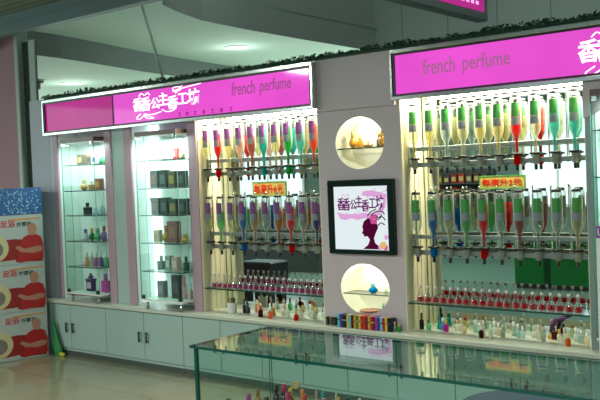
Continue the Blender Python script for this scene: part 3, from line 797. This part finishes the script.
# ------------------------------------------------------------------ oval niche shelves and contents
for i, (cx, cz, rx, rz) in enumerate(OV):
    zz = (1.893, .795)[i]; hw = rx * math.sqrt(max(0, 1 - ((zz - cz) / rz) ** 2)) - .004
    o = glass_sheet('glass_shelf', cx - hw, cx + hw, .01, .17, zz, zz + .007, 'clear_glass'); tag(o, 'short glass shelf across the %s oval niche' % ('upper', 'lower')[i], 'shelf')
vial((-3.835, .08, 1.901), .125, .030, (214, 150, 40), (206, 164, 70), 'tall gold bottle at the left on the upper oval shelf', style=2, capmetal=.5, glassy=False)
vial((-3.80, .12, 1.901), .085, .022, (220, 160, 50), (206, 164, 70), 'shorter gold bottle behind the tall one on the upper oval shelf', style=1, capmetal=.5, glassy=False)
vial((-3.575, .08, 1.901), .12, .026, (210, 150, 60), (206, 164, 70), 'gold round bottle at the right end of the upper oval shelf', style=2, capmetal=.5, glassy=False)
vial((-3.605, .09, 1.901), .10, .020, (110, 120, 140), (206, 164, 70), 'blue-grey bottle beside the right-hand gold bottle on the upper oval shelf', style=0, glassy=False)
t = thing('gold_dish', 'low gold dish with a small pale figure in the middle of the upper oval shelf', 'ornament', (-3.70, .08, 1.901))
MB().lathe([(.02, 0), (.034, .006), (.046, .016), (.042, .017), (0, .008)], 20).build('dish', 'gold_paint', t)
MB().lathe([(.008, .009), (.012, .02), (.006, .035), (.009, .048), (0, .056)], 12).build('figure', solid((232, 214, 150)), t)
vial((-3.70, .08, .803), .075, .034, (20, 150, 200), (110, 190, 190), 'squat blue bottle on the lower oval shelf', style=2)
vial((-3.60, .10, .803), .035, .012, (200, 220, 190), (220, 225, 210), 'tiny pale bottle right of the blue bottle in the lower oval', style=0)
t = thing('shell_dish', 'pink brown shallow dish at the bottom of the lower oval niche', 'dish', (-3.72, .07, .655))
MB().lathe([(.02, 0), (.05, .006), (.085, .02), (.08, .022), (0, .010)], 24).build('dish', solid((190, 130, 110)), t)
vial((-3.625, .10, .685), .04, .015, (130, 210, 160), (150, 210, 170), 'tiny mint green bottle low at the right of the lower oval niche', style=2)

# ------------------------------------------------------------------ glass showcases on the left
def showcase(x0, x1, label, zs=(1.90, 1.648, 1.405, 1.152, .898), F=-.12):
    ox = (x0 + x1) / 2; t = thing('glass_showcase', label, 'display case', (ox, -.1, .5535)); oy, oz = -.1, .5535
    a, b_ = x0 - ox, x1 - ox
    def sheet(nm, p0, p1, q0, q1, r0, r1, flat): return glass_sheet(nm, p0, p1, q0 - oy, q1 - oy, r0 - oz, r1 - oz, 'clear_glass', t, flat, 'glass_edge_pale' if flat != 'z' else 'glass_edge')
    sheet('front_glass', a, b_, F, F + .007, .645, 2.12, 'y'); sheet('side_glass', b_ - .007, b_, F + .008, -.014, .645, 2.12, 'x'); sheet('side_glass', a, a + .007, F + .008, -.014, .645, 2.12, 'x')
    for z in zs: sheet('shelf', a + .012, b_ - .012, F + .012, .205, z - .008, z, 'z')
    MB().box(a, b_, F - oy, .205 - oy, .630 - oz, .645 - oz).build('floor_panel', 'white_plastic', t)
    MB().box(a, b_, F - oy, -.014 - oy, .618 - oz, .630 - oz).build('base_rail', 'chrome', t)
    MB().box(a, b_, F - oy, .205 - oy, 2.12 - oz, 2.16 - oz).build('top_panel', solid((110, 84, 78)), t)
    for xx in (a + .03, b_ - .03):
        for z in (.645, 2.085): MB().bev(xx - .016, xx + .016, F - .008 - oy, F + .014 - oy, z - oz, z + .035 - oz, .003).build('clamp', 'dark_metal' if z < 1 else 'chrome', t)
    for xx in (a + .05, b_ - .05): MB().lathe([(.014, 0), (.014, .064)], 12, (xx, -.09 - oy, 0)).build('foot', 'chrome', t)
    return t
showcase(-7.25, -6.735, 'left glass showcase with gold and purple perfume bottles on glass shelves')
showcase(-6.13, -5.585, 'second glass showcase, brightly lit, with dark boxes on glass shelves')
showcase(-1.945, -1.30, 'glass showcase cut off by the right edge of the photo', (1.915, 1.63, 1.21, .77), F=-.085)
t = thing('display_board', 'white board with a purple top strip lettered U at the right edge of the photo', 'board', (-1.80, -.114, .5535))
MB().bev(-.12, .12, -.004, .004, 0, .705, .002).build('board', 'white_plastic', t); MB().bev(-.12, .12, -.005, .005, .705, .78, .002).build('top_strip', solid((150, 70, 150)), t)
text_mesh('lettering', 'U', 'white_plastic', -.108, -.075, .72, .765, -.0055, t, .001)
o = MB().bev(-6.302, -6.175, .200, .216, .60, 2.24, .003).build('light_panel', 'case_light_panel')
tag(o, 'tall narrow white light panel at the left inside the second showcase recess', 'lamp')
# contents.  y of front row -.03
Y = .03
G1 = 'perfumes in the left showcase'; G2 = 'perfumes in the second showcase'
A = lambda u_: -7.13 + (u_ - 75) * .0143      # spread along the shelf
def L1(x, z, kind, lb, **k):
    loc = (x, Y, z + .001)
    lb = lb + ' in the left showcase'
    if kind == 'b': carton(loc, k.get('w', .075), .05, k.get('h', .10), k['c'], k['l'], lb, G1, lid=k.get('lid'))
    else: vial(loc, k.get('h', .11), k.get('r', .032), k['c'], k['l'], lb, G1, style=k.get('s', 0), glassy=k.get('g', False), capmetal=k.get('m', 0))
gold, blk_ = (196, 150, 60), (24, 22, 24)
L1(-7.12, 1.90, 'b', 'black and gold box, leftmost on the top shelf,', c=(60, 46, 30), l=gold, h=.105, w=.085)
L1(-6.98, 1.90, 'b', 'gold and black box, middle of the top shelf,', c=(120, 90, 40), l=blk_, h=.10, w=.07)
L1(-6.90, 1.90, 'b', 'white and blue box beside the gold one, top shelf,', c=(210, 216, 224), l=(60, 80, 130), h=.10, w=.07)
L1(-6.80, 1.90, 'v', 'green bottle, rightmost on the top shelf,', c=(80, 180, 120), l=(200, 220, 210), h=.11, r=.028)
L1(-7.10, 1.648, 'v', 'rounded gold bottle, leftmost on the second shelf,', c=gold, l=gold, h=.11, r=.036, s=2, m=.6)
L1(-6.98, 1.648, 'v', 'small gold bottle, middle of the second shelf,', c=(180, 130, 60), l=(214, 180, 110), h=.09, r=.03, s=1, m=.6)
L1(-6.86, 1.648, 'b', 'reddish gold box, right on the second shelf,', c=(150, 80, 60), l=gold, h=.11, w=.10)
L1(-7.06, 1.405, 'v', 'black faceted bottle, leftmost on the third shelf,', c=blk_, l=blk_, h=.12, r=.042, s=1)
L1(-6.93, 1.405, 'v', 'blue-white bottle, middle of the third shelf,', c=(170, 200, 220), l=(235, 240, 240), h=.10, r=.03, s=3)
L1(-6.83, 1.405, 'v', 'clear tall bottle, rightmost on the third shelf,', c=(200, 220, 220), l=(225, 235, 235), h=.13, r=.028, s=0, g=True)
L1(-7.11, 1.152, 'v', 'white and blue bottle, leftmost on the fourth shelf,', c=(200, 205, 225), l=(70, 80, 160), h=.11, r=.034, s=3)
L1(-7.01, 1.152, 'v', 'dark green bottle with gold cap on the fourth shelf', c=(30, 100, 60), l=gold, h=.12, r=.03, s=2, m=.6)
L1(-6.92, 1.152, 'v', 'round green bottle on the fourth shelf', c=(60, 160, 90), l=(60, 150, 90), h=.12, r=.04, s=2)
L1(-6.82, 1.152, 'v', 'violet bottle with red cap, rightmost on the fourth shelf,', c=(150, 90, 170), l=(190, 60, 60), h=.14, r=.028, s=0)
L1(-7.11, .898, 'v', 'clear bottle with orange foot, leftmost on the fifth shelf,', c=(230, 150, 110), l=(215, 225, 220), h=.13, r=.03, s=3)
L1(-7.03, .898, 'v', 'colourless bottle, second on the fifth shelf,', c=(210, 222, 220), l=(230, 235, 230), h=.14, r=.026, s=0, g=True)
L1(-6.96, .898, 'v', 'magenta bottle, third on the fifth shelf,', c=(200, 60, 150), l=(230, 220, 225), h=.13, r=.026, s=3)
L1(-6.89, .898, 'v', 'pale violet bottle, fourth on the fifth shelf,', c=(170, 130, 190), l=(230, 225, 235), h=.14, r=.028, s=0, g=True)
L1(-6.80, .898, 'v', 'green conical bottle, rightmost on the fifth shelf,', c=(60, 170, 120), l=(215, 230, 220), h=.14, r=.03, s=3)
L1(-7.06, .646, 'b', 'dark purple box with a lid at the bottom', c=(50, 30, 80), l=(210, 190, 210), lid=(70, 50, 110), h=.12, w=.095)
L1(-7.06, .770, 'v', 'violet bow-topped stopper on the dark purple box', c=(80, 50, 130), l=(60, 40, 100), h=.05, r=.03, s=2)
L1(-6.83, .646, 'v', 'hot pink bottle at the bottom right', c=(200, 60, 160), l=(170, 80, 160), h=.18, r=.042, s=1)
def L2(x, z, kind, lb, **k):
    loc = (x - .005, Y, z + .001); lb = lb + ' in the second showcase'
    if kind == 'b': carton(loc, k.get('w', .09), .055, k.get('h', .12), k['c'], k['l'], lb, G2, lid=k.get('lid'))
    else: vial(loc, k.get('h', .11), k.get('r', .032), k['c'], k['l'], lb, G2, style=k.get('s', 0), glassy=k.get('g', False), capmetal=k.get('m', 0))
for i, (x, c, n_) in enumerate(((-6.05, (196, 206, 204), 'pale grey'), (-5.96, (214, 214, 200), 'ivory'), (-5.87, (200, 212, 214), 'pale blue'))):
    L2(x, 1.90, 'b', '%s box, %s on the top shelf,' % (n_, ORD[i]), c=c, l=(226, 232, 230), h=.085, w=.075)
L2(-5.74, 1.90, 'b', 'small red and white box on the top shelf', c=(200, 60, 60), l=(230, 220, 210), h=.10, w=.045)
L2(-5.66, 1.90, 'v', 'pale gold bottle, rightmost on the top shelf,', c=(210, 196, 160), l=(220, 200, 150), h=.10, r=.026)
for z, hh, tg, ld in ((1.648, .16, 'second shelf', None), (1.405, .15, 'third shelf', (40, 60, 64))):
    for i, (x, c, l_, n_) in enumerate(((-6.03, (30, 34, 38), (110, 70, 50), 'black and brown'), (-5.91, (40, 52, 54), (90, 100, 100), 'charcoal'), (-5.79, (70, 62, 34), (150, 130, 60), 'black and gold'), (-5.67, (28, 34, 34), (70, 84, 84), 'near-black'))):
        L2(x, z, 'b', '%s box, %s from the left on the %s,' % (n_, ORD[i], tg), c=c, l=l_, h=hh - (.0 if i < 2 else .012), w=.095, lid=ld)
L2(-6.03, 1.152, 'b', 'small cream box at the left of the fourth shelf', c=(196, 190, 150), l=gold, h=.11, w=.07)
L2(-5.92, 1.152, 'v', 'gold figure-shaped bottle on the fourth shelf', c=gold, l=gold, h=.15, r=.034, s=2, m=.5)
L2(-5.81, 1.152, 'b', 'tall red-brown box on the fourth shelf', c=(140, 76, 70), l=(160, 100, 80), h=.19, w=.13)
L2(-5.67, 1.152, 'v', 'low round gold bottle, right of the fourth shelf,', c=gold, l=gold, h=.075, r=.038, s=2, m=.5)
L2(-6.00, .898, 'v', 'grey glass bottle, leftmost on the fifth shelf,', c=(120, 140, 136), l=(190, 200, 196), h=.13, r=.038, s=1)
L2(-5.89, .898, 'b', 'pale green box on the fifth shelf', c=(150, 176, 160), l=(220, 226, 216), h=.13, w=.065)
L2(-5.80, .898, 'b', 'pale pink box on the fifth shelf', c=(214, 170, 160), l=(230, 210, 200), h=.12, w=.075)
L2(-5.67, .898, 'v', 'dark green bottle at the right of the fifth shelf', c=(14, 80, 60), l=(20, 60, 50), h=.13, r=.028, s=0)
L2(-6.00, .646, 'b', 'grey box at the bottom left', c=(120, 116, 124), l=(150, 146, 150), h=.15, w=.085)
L2(-5.80, .646, 'b', 'black box at the bottom', c=(22, 24, 28), l=(60, 60, 66), h=.21, w=.10)
L2(-5.71, .646, 'v', 'tall pink bottle beside the black box at the bottom', c=(214, 150, 160), l=(214, 130, 140), h=.20, r=.026, s=3)
L2(-5.62, .646, 'v', 'thin rose bottle at the bottom right', c=(200, 100, 110), l=(220, 200, 200), h=.14, r=.014, s=0)
# right showcase
carton((-1.80, Y, 1.916), .10, .06, .14, (206, 40, 60), (235, 235, 235), 'red and white box on the top shelf of the right-edge showcase')

# ------------------------------------------------------------------ carton stack at far left
ang = math.atan2(-7.503 + 7.401, -.192 + .806)      # small turn of the stack
def big_carton(z, h, label, blue=False, name='foot_spa_carton'):
    t = thing(name, label, 'box', (-7.505, -.19, z), ang * 1.0, 'foot spa cartons' if not blue else None)
    # local: +x = printed face direction, y runs towards the viewer (negative)
    W = 1.0
    if blue:
        MB().bev(-.55, 0, -W, 0, 0, h, .004).build('body', 'blue_print', t)
        MB().bev(.0005, .004, -.70, -.58, .02, h - .02, .001).build('emblem', 'ink_orange', t)
        return
    MB().bev(-.55, 0, -W, 0, 0, h, .004).build('body', 'carton_white', t)
    def pp(poly, nm, mat, d=.0012):
        n = len(poly); m = MB(); V = [(d, y, z_) for y, z_ in poly] + [(0.0001, y, z_) for y, z_ in poly]
        m.add(V, [list(range(n)), [n + i for i in range(n)][::-1]] + [(i, n + i, n + (i + 1) % n, (i + 1) % n) for i in range(n)]); return m.build(nm, mat, t)
    H = h
    E = lambda cy, cz, ry, rz: [(cy + ry * cos(a * pi / 12), (cz + rz * sin(a * pi / 12)) * H) for a in range(24)]
    F = lambda L: [(y, z_ * H) for y, z_ in L]
    pp(F([(-.60, .08), (-.02, .03), (-.02, .46), (-.30, .52), (-.60, .50)]), 'printed_ground', 'carton_dark_red', .0008)
    pp(F([(-.98, .20), (-.62, .20), (-.62, .60), (-.98, .60)]), 'printed_ground', 'carton_red', .0008)
    pp(F([(-.27, .03), (-.01, .08), (-.006, .38), (-.03, .54), (-.085, .60), (-.15, .60), (-.215, .54), (-.25, .40)]), 'printed_shirt', 'carton_red', .0012)
    pp(E(-.118, .705, .046, .125), 'printed_head', 'skin_print', .0018)
    pp(F([(-.15, .58), (-.09, .58), (-.10, .63), (-.14, .63)]), 'printed_neck', 'skin_print', .0016)
    pp(F([(-.03, .24), (-.015, .32), (-.06, .35), (-.20, .31), (-.27, .38), (-.30, .34), (-.24, .25), (-.12, .21)]), 'printed_arm', 'skin_print', .0019)
    pp(E(-.50, .36, .135, .27), 'printed_tub', 'tub_cream', .0016)
    pp(E(-.505, .33, .085, .16), 'printed_basin', 'tub_grey', .0022)
    pp(F([(-.66, .03), (-.30, .03), (-.30, .10), (-.66, .08)]), 'printed_foot_band', 'carton_white', .0026)
    pp(F([(-.36, .885), (-.03, .90), (-.03, .935), (-.36, .92)]), 'printed_stripe', 'ink_orange')
    text_mesh('lettering', '足浴', 'ink_red', -.44, -.29, .76 * H, .90 * H, .0005, t, .001, offset=.02, facing='x')
    text_mesh('lettering', '按摩器', 'ink_black', -.275, -.12, .76 * H, .86 * H, .0005, t, .001, offset=.01, facing='x')
def blue_print():
    m, nt, out = new_mat('blue_print')
    tc = nt.nodes.new('ShaderNodeTexCoord'); vo = nt.nodes.new('ShaderNodeTexVoronoi'); vo.inputs['Scale'].default_value = 38
    cr = nt.nodes.new('ShaderNodeValToRGB'); cr.color_ramp.elements[0].color = srgb(170, 205, 220); cr.color_ramp.elements[1].color = srgb(30, 84, 140)
    cr.color_ramp.elements[0].position = .12; cr.color_ramp.elements[1].position = .38
    b = nt.nodes.new('ShaderNodeBsdfPrincipled'); b.inputs['Roughness'].default_value = .5
    nt.links.new(tc.outputs['Object'], vo.inputs['Vector']); nt.links.new(vo.outputs['Distance'], cr.inputs[0])
    nt.links.new(cr.outputs[0], b.inputs['Base Color']); nt.links.new(b.outputs[0], out.inputs[0])
blue_print()
big_carton(0.001, .472, 'red and white carton printed with a seated man, bottom of the stack')
big_carton(.475, .465, 'red and white carton printed with a seated man, middle of the stack')
big_carton(.942, .488, 'red and white carton printed with a seated man, just under the blue carton')
big_carton(1.432, .265, 'blue mottled carton on top of the red and white stack', True, 'blue_carton')
# green bag with yellow foot
t = thing('green_bag', 'crumpled green bag standing on the floor between the cartons and the cabinets', 'bag', (-7.40, -.145, 0), 0)
m = MB(); P = [(.05, 0), (.062, .02), (.058, .08), (.042, .14), (.034, .22), (.022, .30), (.012, .34)]
n = 18; V = []
for r_, z in P:
    for k in range(n):
        a = 2 * pi * k / n; q = 1 + .16 * sin(3 * a + z * 14) + .07 * sin(7 * a - z * 22); V.append((r_ * q * cos(a) * .9 - z * .22, r_ * q * sin(a) * .6, z))
m.add(V, [(k * n + i, k * n + (i + 1) % n, (k + 1) * n + (i + 1) % n, (k + 1) * n + i) for k in range(len(P) - 1) for i in range(n)] + [[(len(P) - 1) * n + i for i in range(n)]], 0, True)
m.build('sack', 'green_plastic', t); MB().bev(.035, .11, -.03, .0, 0, .035, .008).build('foot', 'yellow_plastic', t)

# ------------------------------------------------------------------ glass counter in front
HX = .97; cx0, cx1, cy0, cy1 = -2.82, .2, -2.65, -2.12
t = thing('glass_counter', 'large clear glass display counter across the foreground', 'counter', ((cx0 + cx1) / 2, (cy0 + cy1) / 2, 0)); ox, oy = (cx0 + cx1) / 2, (cy0 + cy1) / 2
glass_sheet('top_glass', cx0 - ox, cx1 - ox, cy0 - oy, cy1 - oy, HX - .012, HX, 'counter_glass', t, 'z')
glass_sheet('front_glass', cx0 + .03 - ox, cx1 - ox - .01, cy0 + .015 - oy, cy0 + .021 - oy, .32, HX - .012, 'clear_glass', t, 'y')
glass_sheet('back_glass', cx0 + .03 - ox, cx1 - ox - .01, cy1 - .021 - oy, cy1 - .015 - oy, .32, HX - .012, 'clear_glass', t, 'y')
glass_sheet('side_glass', cx0 + .02 - ox, cx0 + .026 - ox, cy0 + .025 - oy, cy1 - .025 - oy, .32, HX - .012, 'clear_glass', t, 'x')
glass_sheet('shelf', cx0 + .03 - ox, cx1 - .02 - ox, cy0 + .03 - oy, cy1 - .03 - oy, .592, .60, 'clear_glass', t, 'z')
for xx, yy in ((cx0 + .022, cy0 + .02), (cx1 - .03, cy0 + .02), (cx1 - .03, cy1 - .02)):
    MB().bev(xx - ox - .009, xx - ox + .009, yy - oy - .009, yy - oy + .009, .30, HX - .0125, .003).build('corner_post', 'post_metal' if 'post_metal' in MATS else 'glass_edge', t)
MB().bev(cx0 + .01 - ox, cx1 - .01 - ox, cy0 + .01 - oy, cy1 - .01 - oy, 0, .32, .006).build('base', 'cabinet_white', t)
# bottles inside the counter: (x, y, top z, body colour, cap colour, radius, words)
its = [(-2.770, -2.47, .70, (40, 44, 48), (30, 32, 36), .024, 'dark grey cylinder bottle, leftmost'), (-2.745, -2.36, .70, (90, 50, 60), (150, 60, 110), .024, 'pink-violet capped bottle, second from the left'),
       (-2.770, -2.27, .70, (150, 110, 70), (140, 100, 60), .023, 'tan bottle'), (-2.72, -2.19, .71, (50, 40, 44), (40, 34, 38), .023, 'dark brown tall bottle'),
       (-2.66, -2.33, .69, (24, 34, 32), (26, 30, 30), .026, 'greenish black squat bottle'), (-2.68, -2.18, .715, (40, 40, 46), (170, 40, 80), .027, 'black bottle with a broad crimson cap'),
       (-2.605, -2.24, .70, (190, 60, 80), (190, 50, 90), .025, 'raspberry bottle'), (-2.575, -2.17, .70, (200, 90, 50), (220, 120, 60), .020, 'orange bottle'),
       (-2.52, -2.22, .695, (200, 110, 70), (210, 60, 40), .018, 'orange bottle with a red cap'), (-2.49, -2.17, .705, (170, 140, 140), (150, 130, 130), .013, 'pinkish grey slim bottle'), (-2.45, -2.175, .705, (190, 120, 90), (60, 140, 160), .014, 'slim bottle with a blue cap'),
       (-2.41, -2.22, .69, (190, 90, 90), (200, 110, 100), .018, 'coral bottle'), (-2.375, -2.17, .705, (180, 120, 60), (190, 150, 140), .013, 'slim amber bottle with a rosy cap'), (-2.34, -2.20, .70, (190, 130, 50), (190, 140, 60), .015, 'golden amber bottle'),
       (-2.305, -2.18, .70, (26, 26, 26), (20, 20, 22), .018, 'black bottle'), (-2.245, -2.17, .70, (160, 130, 120), (190, 160, 150), .015, 'beige pink slim bottle'), (-2.20, -2.19, .695, (200, 100, 50), (210, 120, 60), .015, 'small tangerine bottle'),
       (-2.125, -2.17, .70, (170, 140, 140), (190, 150, 150), .014, 'dusty pink slim bottle'), (-2.07, -2.19, .69, (30, 30, 34), (22, 22, 26), .016, 'black bottle, rightmost')]
for x, y, zt, b_, c, rr, l in its:
    vial((x, y, .601), zt - .601, rr, b_, c, l + ' in the glass counter row', 'bottles inside the glass counter', glassy=False, style=0)
t = thing('gold_ring_bottle', 'gold figurine bottle with an open ring handle inside the glass counter', 'bottle', (-2.63, -2.19, .601))
MB().lathe([(.016, 0), (.022, .01), (.018, .05), (.008, .065), (.012, .085), (.009, .10), (0, .108)], 14).build('body', 'gold_paint', t)
MB().tube([(.03 + .022 * cos(a * pi / 8), 0, .118 + .012 * sin(a * pi / 8)) for a in range(16)], .0055, 6, closed=True).build('ring_handle', 'gold_paint', t)

# blue round stool behind the counter
t = thing('round_stool', 'dark blue round padded stool behind the glass counter', 'stool', (-2.10, -.78, 0))
MB().lathe([(.0, .28), (.36, .28), (.385, .295), (.39, .33), (.37, .365), (.33, .375), (0, .38)], 40).build('seat', 'blue_fabric', t)
MB().lathe([(.05, .02), (.035, .06), (.03, .28)], 20).build('pedestal', 'chrome', t); MB().lathe([(.22, 0), (.22, .01), (.06, .03), (0, .03)], 32).build('base', 'chrome', t)

# ------------------------------------------------------------------ ceiling fittings
for x, y, z, l in ((-10.565, 2.477, 3.2, 'round recessed downlight in the lower pale ceiling, above the left sign'), (-7.95, 3.253, 3.47, 'round recessed downlight in the higher ceiling above the middle of the sign')):
    t = thing('ceiling_light', l, 'downlight', (x, y, z), 0, 'recessed downlights')
    MB().lathe([(.135, -.012), (.17, -.010), (.175, -.001), (.14, -.001)], 32).build('rim', 'white_plastic', t)
    MB().lathe([(0, -.008), (.135, -.010), (.135, -.002)], 28).build('lens', 'down_lamp', t)
    point('downlight_glow', (x, y, z - .25), 6, (.9, 1, .94), .1)
t = thing('ceiling_sensor', 'small dark T-shaped bracket on the low ceiling at far left', 'bracket', (-10.5, 1.876, 3.2))
MB().lathe([(.10, -.02), (.11, 0)], 16).build('plate', 'rail_pale', t); MB().lathe([(.03, -.13), (.035, -.02)], 12).build('stem', 'fascia_grey', t); MB().bev(-.09, .09, -.03, .03, -.05, -.02, .005).build('arm', 'fascia_grey', t)
o = MB().tube([(-5.87, .05, 2.565), (-6.19, .05, 3.47)], .012, 8).build('support_rod', 'rail_pale'); tag(o, 'thin slanting metal rod from the sign top up to the ceiling', 'rod')
o = MB().tube([(-5.64, .0, 3.25), (-5.60, -.12, 3.28), (-5.5, -.2, 3.27)], .012, 8)
def fill_panel(x, y, l, p):  # unseen glowing panels added under the ceiling to brighten the unit's front
    t = thing('ceiling_light', l, 'fill light', (x, y, 3.43), 0, 'added fill panels behind the viewer')
    MB().bev(-.64, .64, -.34, .34, -.03, -.001, .006).build('frame', 'white_plastic', t); MB().box(-.6, .6, -.3, .3, -.034, -.030).build('diffuser', 'fill_panel_face', t)
    area('fill_panel_light', (x, y, 3.385), 1.2, .6, p, (.92, 1, .96))
emis('fill_panel_face', (240, 255, 248), 3)
fill_panel(-1.5, -6.2, 'added flat fill light panel over the shop to the right behind the viewer', 340)
fill_panel(-8.2, -5.6, 'added flat fill light panel over the shop in the middle', 260)
fill_panel(-12.0, -4.5, 'added flat fill light panel over the far left aisle', 45)

# ------------------------------------------------------------------ the shop opposite, seen in the mirrors
struct(MB().box(-16, 4, -9.2, -9.1, 0, 3.43).build('wall_opposite', 'wall_opposite'))
def window(n, x0, x1, z0, z1, mat='window_day'):
    m = MB()
    for a, b_, c, d in ((x0 - .05, x1 + .05, z1, z1 + .05), (x0 - .05, x1 + .05, z0 - .05, z0), (x0 - .05, x0, z0, z1), (x1, x1 + .05, z0, z1), ((x0 + x1) / 2 - .02, (x0 + x1) / 2 + .02, z0, z1)): m.box(a, b_, -9.1, -9.06, c, d)
    o = struct(m.build('window_%d' % n, 'white_plastic'))
    p_ = MB().box(x0, x1, -9.1, -9.08, z0, z1).build('pane', mat, o)
window(1, -14.05, -12.05, 1.04, 2.5); window(2, -6.85, -5.5, 1.03, 2.85); window(3, -5.2, -3.2, 1.03, 2.85)
struct(MB().box(-14.35, -14.13, -9.1, -9.07, 1.0, 2.5).build('window_4', 'window_cyan'))
t = thing('wall_shelf', 'dark shelf of red and brown goods seen in the right niche mirror', 'shelf', (-8.15, -8.95, 1.2))
MB().box(-.75, .75, -.12, .12, -.03, 0).build('board', 'shelf_dark', t); MB().box(-.75, .75, -.12, .12, .24, .26).build('board', 'shelf_dark', t); MB().box(-.75, .75, -.12, -.10, 0, .52).build('backing', 'shelf_dark', t)
random.seed(9)
for r_ in range(2):
    for k in range(9):
        carton((-8.80 + k * .16, -8.93, 1.201 + r_ * .26), .13, .12, .14 + .04 * random.random(), random.choice([(120, 30, 24), (150, 50, 40), (70, 50, 30), (60, 60, 60), (110, 90, 30)]), (180, 160, 90),
               'small box, %s from left, %s board of the mirrored dark shelf' % (ORD[k], ('lower', 'upper')[r_]), 'boxes on the mirrored shelf', rz=pi)
for x0, x1, l in ((-5.42, -4.98, 'green cabinet seen left of the pair in the right niche mirror'), (-4.88, -4.35, 'green cabinet seen right of the pair in the right niche mirror')):
    t = thing('green_cabinet', l, 'cabinet', ((x0 + x1) / 2, -5.7, 0)); hw = (x1 - x0) / 2
    MB().bev(-hw, hw, -.25, .1, .06, .66, .01).build('body', 'green_panel', t); MB().box(-hw + .02, hw - .02, -.2, .08, 0, .06).build('plinth', 'shelf_dark', t); MB().bev(-hw - .01, hw + .01, -.26, .12, .66, .70, .005).build('top', 'acrylic_grey', t)
t = thing('black_stool', 'black square stool seen in the left niche mirror', 'stool', (-7.96, -3.1, 0))
MB().bev(-.29, .29, -.2, .2, .16, .56, .02).build('seat', 'black_plastic', t)
for sx in (-.2, .2):
    for sy in (-.12, .12): MB().bev(sx - .06, sx + .06, sy - .05, sy + .05, 0, .16, .01).build('leg', 'black_plastic', t)
t = thing('arched_stand', 'dark arch-topped display stand seen in the right niche mirror', 'stand', (-4.55, -6.6, 0))
arch = [(-.17, .5)] + [(-.17 * cos(a * pi / 12), 1.27 + .17 * sin(a * pi / 12)) for a in range(13)] + [(.17, .5)]
MB().prism(arch, -.04, .04).build('board', 'brown_leather', t); MB().bev(-.06, .06, -.05, .05, .03, .5, .01).build('post', 'black_plastic', t); MB().bev(-.22, .22, -.16, .16, 0, .03, .01).build('foot', 'black_plastic', t)
t = thing('low_bench', 'long dark low display bench seen in the left niche mirror', 'bench', (-10.4, -6.3, 0))
MB().bev(-1.1, 1.1, -.25, .25, .0, .42, .01).build('body', 'shelf_dark', t)
for k in range(5):
    carton((-11.2 + k * .4, -6.15, .421), .22, .16, .10, [(190, 70, 30), (60, 60, 60), (170, 50, 30), (200, 110, 50), (90, 40, 30)][k], (120, 110, 90), 'small carton, %s along the dark bench seen in the mirror' % ORD[k], 'cartons on the mirrored bench', rz=pi)

# ------------------------------------------------------------------ lamps of the unit
warm = (1, .95, .74); cool = (.86, 1, .97)
for x, wdt in ((-4.775, 1.25), (-2.685, 1.27)):
    o = MB().bev(x - wdt / 2, x + wdt / 2, .10, .14, 2.262, 2.285, .004).build('tube_lamp', 'tube_warm'); tag(o, 'warm tube lamp at the top of the %s rack niche' % ('left' if x < -4 else 'right'), 'lamp')
    area('niche_glow', (x, .12, 2.25), wdt, .20, 62, warm)
for x, p in ((-6.98, 10), (-5.86, 17)): area('case_glow', (x, -.02, 2.105), .45, .16, p, cool)
area('case_glow', (-1.6, -.02, 2.105), .45, .16, 20, cool)

# ------------------------------------------------------------------ world and colour management
W = bpy.data.worlds.new('world'); SC.world = W; W.use_nodes = True
bg = W.node_tree.nodes['Background']; bg.inputs[0].default_value = (.55, .72, .66, 1); bg.inputs[1].default_value = 4.5
SC.view_settings.view_transform = 'Standard'; SC.view_settings.look = 'None'; SC.view_settings.gamma = 1; SC.view_settings.use_curve_mapping = False
SC.view_settings.exposure = 0
try:
    SC.cycles.use_denoising = True; SC.cycles.denoiser = 'OPENIMAGEDENOISE'
    SC.cycles.max_bounces = 8; SC.cycles.transparent_max_bounces = 40; SC.cycles.glossy_bounces = 5; SC.cycles.diffuse_bounces = 4; SC.cycles.sample_clamp_indirect = 4
    SC.cycles.caustics_reflective = False; SC.cycles.caustics_refractive = False
except Exception: pass
